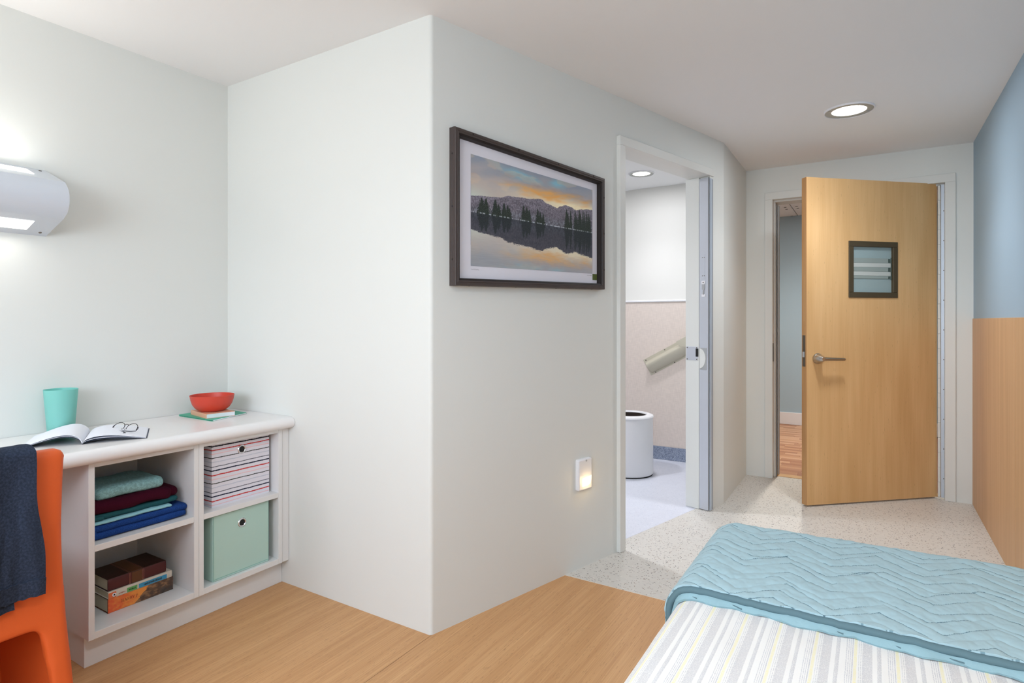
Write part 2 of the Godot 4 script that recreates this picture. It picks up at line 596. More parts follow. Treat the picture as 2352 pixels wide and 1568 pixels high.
func materials() -> void:
	var wall := mat("wall paint", rgb(224, 226, 222), 0.55, 0.0, 0.35)
	wall.uv1_triplanar = true
	wall.uv1_world_triplanar = true
	wall.uv1_scale = Vector3.ONE * 2.0
	bumpy(wall, 256, 0.2, 5, 0.004)
	mat("ceiling paint", rgb(240, 240, 240), 0.85, 0.0, 0.2)
	mat("frame paint", rgb(222, 223, 219), 0.4, 0.0, 0.45)
	mat("blue paint", rgb(160, 184, 202), 0.55, 0.0, 0.35)
	mat("corridor paint", rgb(170, 192, 206), 0.6, 0.0, 0.3)
	mat("bath paint", rgb(228, 227, 222), 0.5, 0.0, 0.4)
	mat("white plastic", rgb(232, 232, 234), 0.35)
	mat("white trim", rgb(234, 234, 238), 0.4)
	mat("laminate", rgb(229, 229, 228), 0.38, 0.0, 0.45)
	mat("worktop", rgb(236, 234, 233), 0.28, 0.0, 0.5)
	mat("cabinet inside", rgb(204, 199, 190), 0.5)
	mat("lamp housing", rgb(206, 212, 221), 0.25, 0.0, 0.55)
	mat("bronze", rgb(78, 68, 50), 0.5, 0.1, 0.4)
	mat("frame brown", rgb(70, 60, 57), 0.45, 0.0, 0.45)
	mat("frame inner", rgb(36, 29, 27), 0.5, 0.0, 0.4)
	mat("dark metal", rgb(104, 96, 86), 0.45, 0.6)
	mat("black", rgb(14, 14, 15), 0.7)
	mat("steel", rgb(190, 186, 180), 0.28, 1.0)
	mat("brushed nickel", rgb(176, 166, 152), 0.33, 1.0)
	mat("chrome", rgb(215, 215, 218), 0.14, 1.0)
	mat("galvanised", rgb(201, 205, 214), 0.42, 0.35)
	mat("aluminium leaf", rgb(196, 206, 218), 0.4, 0.35)
	mat("grey gasket", rgb(124, 126, 128), 0.7)
	mat("jamb grey", rgb(208, 208, 204), 0.5)
	mat("shroud", rgb(196, 190, 172), 0.42, 0.15)
	mat("mount board", rgb(226, 224, 232), 0.8, 0.0, 0.2)
	mat("sticker green", rgb(92, 104, 52), 0.7)
	mat("book cream", rgb(196, 186, 164), 0.9, 0.0, 0.1)
	mat("paper", rgb(236, 238, 246), 0.8, 0.0, 0.2)
	mat("notebook cover", rgb(66, 74, 96), 0.6)
	mat("folder green", rgb(62, 178, 146), 0.45)
	mat("folder paper", rgb(226, 232, 236), 0.8)
	mat("paperback peach", rgb(222, 170, 140), 0.55)
	mat("bowl red", rgb(206, 66, 46), 0.42)
	mat("leather maroon", rgb(74, 20, 26), 0.45)
	mat("leather dark", rgb(44, 16, 12), 0.4)
	mat("leather tan", rgb(92, 54, 28), 0.45)
	mat("spine white", rgb(214, 206, 192), 0.5)
	mat("spine blue", rgb(56, 148, 190), 0.5)
	mat("spine green", rgb(96, 168, 92), 0.5)
	mat("spine orange", rgb(222, 112, 66), 0.5)
	mat("joint white", rgb(226, 216, 200), 0.6)
	mat("ink orange", rgb(150, 62, 30), 0.5)
	mat("liner brown", rgb(70, 58, 52), 0.8)
	mat("edge joint", rgb(206, 166, 118), 0.5)
	mat("ink", rgb(40, 36, 34), 0.7)
	mat("gold line", rgb(168, 110, 92), 0.45)
	mat("box mint", rgb(182, 213, 202), 0.7, 0.0, 0.3)
	mat("box mint edge", rgb(146, 186, 176), 0.7, 0.0, 0.3)
	mat("bed base", rgb(198, 176, 140), 0.5)
	mat("binding", rgb(98, 124, 132), 0.85, 0.0, 0.2)
	mat("lens frame", rgb(52, 48, 50), 0.35, 0.8)
	mat("temple tip", rgb(44, 46, 60), 0.3)
	mat("duct grey", rgb(176, 178, 180), 0.45, 0.3)
	mat("trim ring", rgb(176, 177, 172), 0.4, 0.3)

	var cup := mat("cup plastic", rgb(146, 212, 204), 0.4, 0.0, 0.5)
	cup.backlight_enabled = true
	cup.backlight = rgb(130, 205, 196)

	var spec_glass := mat("clear glass", Color(1, 1, 1, 0.04), 0.03, 0.0, 0.35)
	spec_glass.transparency = BaseMaterial3D.TRANSPARENCY_ALPHA
	mat("frosted glass", rgb(150, 170, 172), 0.3, 0.0, 0.5)
	mat("louvre light", rgb(190, 196, 192), 0.35)
	mat("louvre mid", rgb(146, 158, 154), 0.4)
	mat("louvre clip", rgb(72, 88, 82), 0.5)

	var orange := mat("orange plastic", rgb(214, 92, 38), 0.5, 0.0, 0.45)
	orange.uv1_triplanar = true
	orange.uv1_scale = Vector3.ONE * 14.0
	bumpy(orange, 256, 0.25, 11, 0.03)

	var floor_tex := wood(1536, 1024, rgb(176, 126, 80), rgb(226, 180, 130), 21, 0.42, 0.26, 0.2, 4.0)
	textured("oak vinyl", floor_tex, 0.42, Vector3(1.7, 3.4, 3.4), true, 0.4)
	var panel_tex := wood(1024, 512, rgb(194, 152, 110), rgb(216, 176, 134), 31, 0.35, 0.5, 0.4, 0.3)
	textured("maple panel", panel_tex, 0.45, Vector3(1.3, 2.6, 1.3), true, 0.4)
	var door_tex := wood(768, 768, rgb(206, 163, 110), rgb(230, 191, 140), 47, 0.25, 0.35, 0.5, 0.6)
	textured("maple veneer", door_tex, 0.5, Vector3(1.3, 2.3, 1.3), false, 0.3)
	var edge_tex := wood(256, 512, rgb(174, 124, 78), rgb(206, 162, 112), 51, 0.5, 0.4, 0.3)
	textured("maple edge", edge_tex, 0.45, Vector3(0.3, 1.2, 0.3), false, 0.4)
	for k in 4:
		var c: Color = [rgb(182, 130, 94), rgb(196, 146, 108), rgb(170, 116, 82), rgb(208, 162, 126)][k]
		mat("board %d" % k, c, 0.4)

	textured("speckled vinyl", speckle(1024, rgb(210, 206, 199), [rgb(76, 68, 64), rgb(112, 88, 76), rgb(138, 136, 136), rgb(60, 60, 64), rgb(232, 230, 226), rgb(140, 116, 100)], 4200, 3, 6, 0.03), 0.4, Vector3.ONE * 1.05, true, 0.4)
	textured("bath vinyl", speckle(512, rgb(214, 217, 228), [rgb(196, 200, 214), rgb(226, 228, 236)], 2500, 9, 3, 0.02), 0.35, Vector3.ONE * 0.8, true, 0.4)
	textured("bath cove", speckle(256, rgb(140, 150, 170), [rgb(110, 120, 142), rgb(172, 180, 196), rgb(90, 98, 118)], 2600, 10, 3, 0.05), 0.45, Vector3.ONE * 0.4, true, 0.4)
	# beige wall covering with a faint linen weave
	var n := 512
	var wa := stretched(n, n, 16, 0.3, 71, 2)
	var wb := stretched(n, n, 16, 0.3, 72, 2)
	var li := Image.create(n, n, false, Image.FORMAT_RGB8)
	for y in n:
		for x in n:
			var t := 1.0 + 0.07 * (wa[y * n + x] / 255.0 - 0.5) + 0.07 * (wb[x * n + y] / 255.0 - 0.5)
			li.set_pixel(x, y, Color(0.862 * t, 0.812 * t, 0.776 * t))
	textured("linen panel", ImageTexture.create_from_image(li), 0.6, Vector3.ONE * 0.7, true, 0.3)

	cloth("sweater navy", rgb(46, 54, 70), 0.10, 81, 0.9, 0.06)
	cloth("terry blue", rgb(36, 72, 140), 0.07, 82, 0.8, 0.16)
	cloth("jersey maroon", rgb(62, 12, 32), 0.08, 83, 0.3, 0.03)
	cloth("jersey teal", rgb(40, 88, 94), 0.08, 84, 0.3, 0.03)
	cloth("cotton aqua", rgb(150, 206, 218), 0.08, 85, 0.15, 0.03)
	cloth("seersucker teal", rgb(140, 182, 184), 0.16, 86, 0.55, 0.14)

	glow("lens glow", Color(1.0, 0.985, 0.96), 1.05)
	glow("downlight glow", Color(1.0, 0.99, 0.97), 1.8)
	glow("night glow", rgb(255, 240, 178), 1.05)

func glow(key: String, c: Color, e: float) -> void:
	var m := mat(key, rgb(240, 240, 238), 0.4)
	m.emission_enabled = true
	m.emission = c
	m.emission_energy_multiplier = e


# ------------------------------------------------------------------ the room
func room() -> void:
	# floors: two lengths of wood-print sheet joined along the room, then speckled sheet towards the doors
	var o := structure("floor", prismed(PackedVector2Array([Vector2(-2.74, -1.6), Vector2(-1.4358, -1.6), Vector2(-1.4358, 1.8), Vector2(-2.74, 1.8)]), -0.1, 0.0), M["oak vinyl"], "light oak wood-print sheet floor")
	put("floor_sheet", prismed(PackedVector2Array([Vector2(-1.4342, -1.6), Vector2(0.56, -1.6), Vector2(0.56, 2.4745), Vector2(-1.4342, 2.4745)]), -0.1, 0.0), M["oak vinyl"], o)
	put("floor_joint", block(-1.4358, -1.4342, -0.1, -0.0008, -1.6, 1.8, 0.0), M["ink"], o)
	put("joint_strip", block(-1.3, 0.56, -0.1, 0.0003, 2.474, 2.477, 0.0), M["joint white"], o)
	var bath_edge := func(s: float) -> Vector2: return P0 + PU * s - PN * 0.075
	structure("floor_entry", prismed(PackedVector2Array([Vector2(0.56, 2.4765), Vector2(0.56, 4.93), Vector2(-0.9, 4.93), Vector2(-0.9, 4.0), bath_edge.call(2.3), bath_edge.call(0.755), Vector2(-1.305, 2.4765)]), -0.1, 0.0), M["speckled vinyl"], "pale grey sheet floor with dark flecks before the doors")

	# ceiling over room, entry and bathroom
	structure("ceiling", block(-3.3, 0.72, CEIL, CEIL + 0.12, -1.76, 5.0, 0.0), M["ceiling paint"], "plain white painted ceiling")

	# left wall
	structure("wall_left", block(-2.88, -2.74, -0.1, CEIL, -1.76, 1.87, 0.0), M["wall paint"], "off-white wall behind the desk")

	# centre wall with a softly rounded outer corner
	var poly := PackedVector2Array([Vector2(-2.74, 1.73)])
	var r := 0.017
	var c := P0 + (Vector2(-1, 0) + PU).normalized() * (r / sin(acos(Vector2(-1, 0).dot(PU)) / 2.0))
	for i in 9:
		var n := Vector2(0, -1).slerp(PN, i / 8.0)
		poly.append(c + n * r)
	var sl := 1.215
	poly.append(P0 + PU * sl)
	poly.append(P0 + PU * sl - PN * 0.13)
	poly.append(P0 + PU * 0.10 - PN * 0.13)
	poly.append(Vector2(-1.62, 1.87))
	poly.append(Vector2(-2.74, 1.87))
	structure("wall_center", prismed(poly, -0.1, CEIL), M["wall paint"], "off-white wall that turns a corner beside the picture")

	# wall piece between bathroom doorway and end wall, with the wall over the doorway
	var sr := 2.14
	var e := P0 + PU * 2.34
	var w := structure("wall_entry", prismed(PackedVector2Array([P0 + PU * sr, e, Vector2(-0.842, 4.84), Vector2(-0.97, 4.84), Vector2(-0.97, 4.12), P0 + PU * sr - PN * 0.13]), -0.1, CEIL), M["wall paint"], "narrow off-white wall beside the bathroom doorway")
	put("wall_over_doorway", prismed(PackedVector2Array([P0 + PU * sl, P0 + PU * sr, P0 + PU * sr - PN * 0.13, P0 + PU * sl - PN * 0.13]), 2.125, CEIL), M["wall paint"], w)

	# end wall with the doorway
	var st := start()
	box(st, Vector3(-0.99, -0.1, -5.0), Vector3(-0.66, CEIL, -4.84), 0.0)
	box(st, Vector3(0.42, -0.1, -5.0), Vector3(0.56, CEIL, -4.84), 0.0)
	box(st, Vector3(-0.66, 2.135, -5.0), Vector3(0.42, CEIL, -4.84), 0.0)
	structure("wall_end", done(st), M["wall paint"], "off-white end wall around the wooden door")

	# right wall: blue paint above wood panels
	var rw := structure("wall_right", block(0.56, 0.72, -0.1, CEIL, -1.76, 5.12, 0.0), M["blue paint"], "wall painted light blue above a wood wainscot")
	var cuts := [4.84, 3.49, 2.27, 1.05, -0.17, -1.39, -1.6]
	for k in cuts.size() - 1:
		put("wainscot_panel", block(0.5545, 0.5602, 0.0, 1.216, cuts[k + 1] + 0.0012, cuts[k] - (0.0012 if k > 0 else 0.0), 0.0012), M["maple panel"], rw)
	put("panel_joint", block(0.5572, 0.561, 0.0, 1.214, -1.6, 4.838, 0.0), M["edge joint"] if M.has("edge joint") else M["maple edge"], rw)

	door_frame_bath()


func casing(st: SurfaceTool, s0: float, s1: float, y0: float, y1: float, off0: float, off1: float, bev := 0.002) -> void:
	box(st, Vector3(s0, y0, off0), Vector3(s1, y1, off1), bev, wall_frame(0, 0))

func door_frame_bath() -> void:
	var f := Node3D.new()
	f.name = "trim_1"
	add_child(f, true)
	meta(f, "painted metal frame of the bathroom doorway", "", "", "structure")
	# s along the picture wall, y up, third value out of the wall
	var st := start(); casing(st, 1.176, 1.224, 0.0, 2.115, -0.13, 0.022); put("jamb", done(st), M["frame paint"], f)
	st = start(); casing(st, 1.176, 2.171, 2.115, 2.163, -0.13, 0.022); put("head", done(st), M["frame paint"], f)
	st = start(); casing(st, 2.134, 2.178, 0.0, 2.115, -0.055, 0.014); put("jamb", done(st), M["frame paint"], f)
	# deep stop of the right jamb, then the bare metal rabbet with its fittings
	st = start(); casing(st, 2.119, 2.17, 0.0, 2.115, -0.15, -0.055); put("stop", done(st), M["frame paint"], f)
	st = start(); casing(st, 2.122, 2.134, 0.004, 2.105, -0.0548, 0.006, 0.001); put("rabbet", done(st), M["galvanised"], f)
	st = start(); casing(st, 2.1225, 2.131, 0.006, 2.107, 0.006, 0.0095, 0.0); put("gasket", done(st), M["grey gasket"], f)
	st = start(); casing(st, 2.131, 2.157, 0.006, 2.1, 0.0095, 0.0175, 0.001); put("edge_strip", done(st), M["aluminium leaf"], f)
	st = start(); casing(st, 2.157, 2.1665, 0.006, 2.098, 0.0095, 0.0155, 0.0); put("gasket", done(st), M["grey gasket"], f)
	# strike plate with a dark latch hole and a curved lip
	var face := func(y: float, z: float) -> Transform3D:   # plane of the rabbet seen from the opening: x into the bathroom, y up, z towards the opening
		return Transform3D(Basis(Vector3(-PN.x, 0, PN.y), Vector3.UP, Vector3(-PU.x, 0, PU.y)), on_wall(2.122, y, z))
	var fs := func(y: float, z: float) -> Transform3D:
		return Transform3D(Basis(Vector3(-PN.x, 0, PN.y), Vector3.UP, Vector3(-PU.x, 0, PU.y)), on_wall(2.119, y, z))
	var plate_o := put("strike_plate", plated(round_rect(0.082, 0.088, 0.003), 0.002, 0.001, fs.call(0.992, -0.103)), M["galvanised"], f)
	for k in [[-0.034, 0.037], [-0.034, -0.037], [0.033, 0.037], [0.033, -0.037]]:
		put("screw", plated(circle(0.004, 10), 0.001, 0.0004, fs.call(0.992 + k[1], -0.103 + k[0]).translated_local(Vector3(0, 0, 0.0018))), M["dark metal"], plate_o)
	put("latch_hole", plated(round_rect(0.018, 0.052, 0.001, 2), 0.001, 0.0003, fs.call(0.998, -0.068).translated_local(Vector3(0, 0, 0.0018))), M["black"], plate_o)
	put("back_plate", plated(round_rect(0.045, 0.14, 0.003), 0.0018, 0.001, face.call(0.96, -0.026)), M["steel matte"] if M.has("steel matte") else M["duct grey"], f)
	var half := PackedVector2Array()
	for i in 15: half.append(Vector2(-0.042 * sin(PI * i / 14.0), 0.064 * cos(PI * i / 14.0)))
	put("strike_lip", plated(half, 0.004, 0.002, face.call(0.962, -0.052)), M["frame paint"], f)
	# pivoting stop set in the rabbet higher up
	var ps := put("stop_release", plated(round_rect(0.024, 0.155, 0.002), 0.0012, 0.0005, face.call(1.545, -0.026)), M["galvanised"], f)
	for k in [[-0.006, 0.058], [0.006, 0.058], [-0.006, -0.058], [0.006, -0.058]]:
		put("screw", plated(circle(0.0028, 8), 0.001, 0.0004, face.call(1.545 + k[1], -0.026 + k[0]).translated_local(Vector3(0, 0, 0.001))), M["dark metal"], ps)
	var pv := put("pivot_block", plated(round_rect(0.024, 0.022, 0.002), 0.004, 0.001, face.call(1.444, -0.026)), M["white trim"], f)
	put("pivot_pin", plated(circle(0.004, 10), 0.001, 0.0004, face.call(1.444, -0.026).translated_local(Vector3(0, 0, 0.004))), M["dark metal"], pv)
	put("pivot_arm", plated(PackedVector2Array([Vector2(-0.009, 0.0), Vector2(-0.009, -0.03), Vector2(-0.004, -0.036), Vector2(-0.004, -0.065), Vector2(0.004, -0.065), Vector2(0.004, -0.036), Vector2(0.009, -0.03), Vector2(0.009, 0.0)]), 0.004, 0.001, face.call(1.432, -0.026)), M["duct grey"], f)
	put("pivot_catch", plated(round_rect(0.024, 0.016, 0.002), 0.003, 0.001, face.call(1.362, -0.026)), M["white trim"], f)


func window_behind() -> void:
	# wall behind the camera with a wide window, the room's daylight
	var st := start()
	box(st, Vector3(-2.88, -0.1, 1.6), Vector3(-1.75, CEIL, 1.76), 0.0)
	box(st, Vector3(0.35, -0.1, 1.6), Vector3(0.56, CEIL, 1.76), 0.0)
	box(st, Vector3(-1.75, -0.1, 1.6), Vector3(0.35, 0.92, 1.76), 0.0)
	box(st, Vector3(-1.75, 2.22, 1.6), Vector3(0.35, CEIL, 1.76), 0.0)
	structure("wall_back", done(st), M["wall paint"], "off-white wall with a wide window")
	var f := Node3D.new()
	f.name = "window_1"
	add_child(f, true)
	meta(f, "wide daylight window with white frame", "", "", "structure")
	for b in [[-1.75, -1.69, 0.92, 2.22], [0.29, 0.35, 0.92, 2.22], [-1.69, 0.29, 0.92, 0.98], [-1.69, 0.29, 2.16, 2.22], [-0.725, -0.675, 0.98, 2.16]]:
		put("window_frame", boxed(Vector3(b[0], b[2], 1.64), Vector3(b[1], b[3], 1.70), 0.003), M["white trim"], f)
	put("pane", boxed(Vector3(-1.69, 0.98, 1.667), Vector3(-0.725, 2.16, 1.673), 0.0), M["clear glass"], f)
	put("pane", boxed(Vector3(-0.675, 0.98, 1.667), Vector3(0.29, 2.16, 1.673), 0.0), M["clear glass"], f)
	put("window_sill", boxed(Vector3(-1.8, 0.89, 1.54), Vector3(0.4, 0.92, 1.64), 0.004), M["white trim"], f)


func bathroom() -> void:
	var be := func(s: float) -> Vector2: return P0 + PU * s - PN * 0.0765
	structure("floor_bathroom", prismed(PackedVector2Array([be.call(0.55), be.call(2.5), Vector2(-0.9, 5.0), Vector2(-3.16, 5.0), Vector2(-3.16, 1.8), Vector2(-1.6, 1.8)]), -0.1, -0.0005), M["bath vinyl"], "pale lavender grey sheet floor of the bathroom")
	var w := structure("wall_bathroom_back", block(-3.3, -0.99, -0.1, CEIL + 0.12, 5.0, 5.12, 0.0), M["bath paint"], "white bathroom wall above beige wall covering")
	structure("wall_bathroom_left", block(-3.3, -3.16, -0.1, CEIL, 1.87, 5.0, 0.0), M["bath paint"], "white side wall of the bathroom")
	structure("wall_bathroom_front", block(-3.3, -2.88, -0.1, CEIL, 1.73, 1.87, 0.0), M["bath paint"], "white front wall of the bathroom")
	put("beige_panel", block(-3.16, -0.97, 0.112, 1.366, 4.994, 5.001, 0.001), M["linen panel"], w)
	put("cap_rail", block(-3.16, -0.97, 1.366, 1.383, 4.984, 5.001, 0.004), M["white trim"], w)
	put("cove_base", block(-3.16, -0.97, 0.0, 0.112, 4.988, 5.001, 0.002), M["bath cove"], w)

	# sloped grab-rail shroud on the back wall: bent metal with a curved hood
	var t := thing("grab_rail_cover", "sloped stainless grab rail with closed back plate on the beige bathroom wall", "grab rail")
	var o := v3(-1.69, 0.79, 4.994)
	t.position = o
	var ang := atan2(0.19, 0.345)
	var xf := Transform3D(Basis(Vector3(0, 0, 1), ang), Vector3.ZERO)
	var lenx := 0.62
	put("back_plate", boxed(Vector3(0.0, -0.075, 0.0), Vector3(lenx, 0.075, 0.003), 0.0008, xf), M["shroud"], t)
	# hood profile (y across, z out of the wall) swept along x
	var prof := [Vector2(-0.062, 0.003), Vector2(-0.058, 0.012), Vector2(-0.045, 0.03), Vector2(-0.025, 0.046), Vector2(-0.005, 0.056), Vector2(0.012, 0.061), Vector2(0.022, 0.06), Vector2(0.031, 0.054), Vector2(0.038, 0.045), Vector2(0.04, 0.034), Vector2(0.036, 0.024), Vector2(0.04, 0.012), Vector2(0.05, 0.003)]
	var st := start()
	st.set_smooth_group(1)
	for k in prof.size() - 1:
		var a: Vector2 = prof[k]; var b: Vector2 = prof[k + 1]
		quad(st, xf * Vector3(0.022, a.x, a.y), xf * Vector3(lenx, a.x, a.y), xf * Vector3(lenx, b.x, b.y), xf * Vector3(0.022, b.x, b.y), xf * Vector3(0.3, 0, 0.005))
	st.set_smooth_group(-1)
	for k in range(1, prof.size() - 1):
		tri(st, xf * Vector3(0.022, prof[0].x, prof[0].y), xf * Vector3(0.022, prof[k].x, prof[k].y), xf * Vector3(0.022, prof[k + 1].x, prof[k + 1].y), xf * Vector3(0.3, 0, 0.01))
	put("rail", done(st), M["shroud"], t)
	put("end_cap", plated(PackedVector2Array([Vector2(0, -0.07), Vector2(0.06, -0.075), Vector2(0.06, 0.075), Vector2(-0.07, 0.075), Vector2(-0.055, 0.02), Vector2(-0.02, 0.0), Vector2(-0.012, -0.04)]), 0.005, 0.001, xf * Transform3D(Basis.IDENTITY, Vector3(0.42, 0.0, 0.058))), M["shroud"], t)
	for k in [[0.022, 0.062], [0.215, 0.066], [0.4, 0.066], [0.05, -0.069], [0.24, -0.069], [0.42, -0.069]]:
		put("screw", plated(circle(0.0055, 10), 0.002, 0.0008, xf * Transform3D(Basis.IDENTITY, Vector3(k[0], k[1], 0.003))), M["dark metal"], t)

	# round waste bin
	var b := thing("waste_bin", "white round waste bin with open rim on the bathroom floor", "bin", v3(-1.64, 0.0, 4.41))
	put("body", lathed([Vector2(0.0, 0.006), Vector2(0.178, 0.006), Vector2(0.186, 0.014), Vector2(0.185, 0.30), Vector2(0.184, 0.455), Vector2(0.178, 0.46), Vector2(0.176, 0.45), Vector2(0.174, 0.03), Vector2(0.0, 0.03)], 56), M["white plastic"], b)
	put("foot_ring", lathed([Vector2(0.0, 0.0), Vector2(0.18, 0.0), Vector2(0.183, 0.005), Vector2(0.176, 0.01), Vector2(0.0, 0.01)], 56), M["black"], b)
	put("rim", lathed([Vector2(0.134, 0.452), Vector2(0.186, 0.448), Vector2(0.191, 0.454), Vector2(0.186, 0.463), Vector2(0.16, 0.472), Vector2(0.14, 0.47), Vector2(0.134, 0.462), Vector2(0.134, 0.452)], 56), M["white plastic"], b)
	put("liner", lathed([Vector2(0.132, 0.46), Vector2(0.135, 0.44), Vector2(0.15, 0.2), Vector2(0.0, 0.19)], 40), M["liner brown"] if M.has("liner brown") else M["bronze"], b)


func corridor() -> void:
	# floor of narrow strips seen through the open door
	var fl := structure("floor_corridor", block(-3.0, 1.6, -0.1, -0.012, 4.93, 7.6, 0.0), M["board 2"], "oak strip floor of the corridor")
	var r := RandomNumberGenerator.new()
	r.seed = 12
	var d := 5.0
	var meshes := {}
	while d < 7.46:
		var x := -1.55 - r.randf() * 0.3
		while x < -0.2:
			var l: float = [0.28, 0.36, 0.44][r.randi() % 3]
			if not meshes.has(l): meshes[l] = boxed(Vector3(0.0005, -0.012, -0.0595), Vector3(l - 0.0005, 0.0, -0.0005), 0.0006)
			var o := put("floor_board", meshes[l], M["board %d" % (r.randi() % 4)], fl)
			o.position = Vector3(x, 0, -d)
			x += l
		d += 0.06
	structure("wall_corridor", block(-3.0, 1.6, -0.1, 2.75, 7.46, 7.6, 0.0), M["corridor paint"], "grey-blue corridor wall beyond the open door")
	structure("baseboard_corridor", block(-3.0, 1.6, 0.0, 0.14, 7.445, 7.461, 0.003), M["white trim"], "white baseboard of the corridor")
	structure("wall_corridor_left", block(-3.1, -2.9, -0.1, 2.75, 5.12, 7.6, 0.0), M["corridor paint"], "grey-blue side end of the corridor")
	structure("wall_corridor_right", block(1.5, 1.6, -0.1, 2.75, 5.0, 7.6, 0.0), M["corridor paint"], "grey-blue far end of the corridor")
	var st := start()
	box(st, Vector3(-3.1, CEIL, -5.12), Vector3(1.6, 2.75, -5.0), 0.0)
	box(st, Vector3(0.56, -0.1, -5.12), Vector3(1.6, CEIL, -5.0), 0.0)
	structure("wall_corridor_front", done(st), M["corridor paint"], "corridor side of the end wall")
	# ceiling of metal panels with joints and small fixings
	var c := structure("ceiling_corridor", block(-3.0, 1.6, 2.44, 2.56, 5.1, 7.6, 0.0), M["grey gasket"], "panelled corridor ceiling")
	for i in 6:
		for j in 4:
			var px := -3.0 + i * 0.76 - 0.02
			var p := put("ceiling_panel", block(px + 0.004, px + 0.756, 2.418, 2.441, 5.12 + j * 0.6 + 0.004, 5.72 + j * 0.6 - 0.004, 0.002), M["ceiling paint"], c)
			if i == 2 or i == 3:
				for k in [[0.05, 0.06], [0.7, 0.06], [0.05, 0.54], [0.7, 0.54]]:
					put("fixing", lathed([Vector2(0, -0.004), Vector2(0.012, -0.003), Vector2(0.014, 0.0)], 10, Transform3D(Basis.IDENTITY, v3(px + k[0], 2.418, 5.12 + j * 0.6 + k[1]))), M["grey gasket"], p)
	downlight("corridor_downlight", "small bright round corridor ceiling light at the top of the door gap", Vector3(-0.56, 2.418, -6.05), 0.06, L_CORRIDOR, Color(1.0, 0.97, 0.93), 75.0)


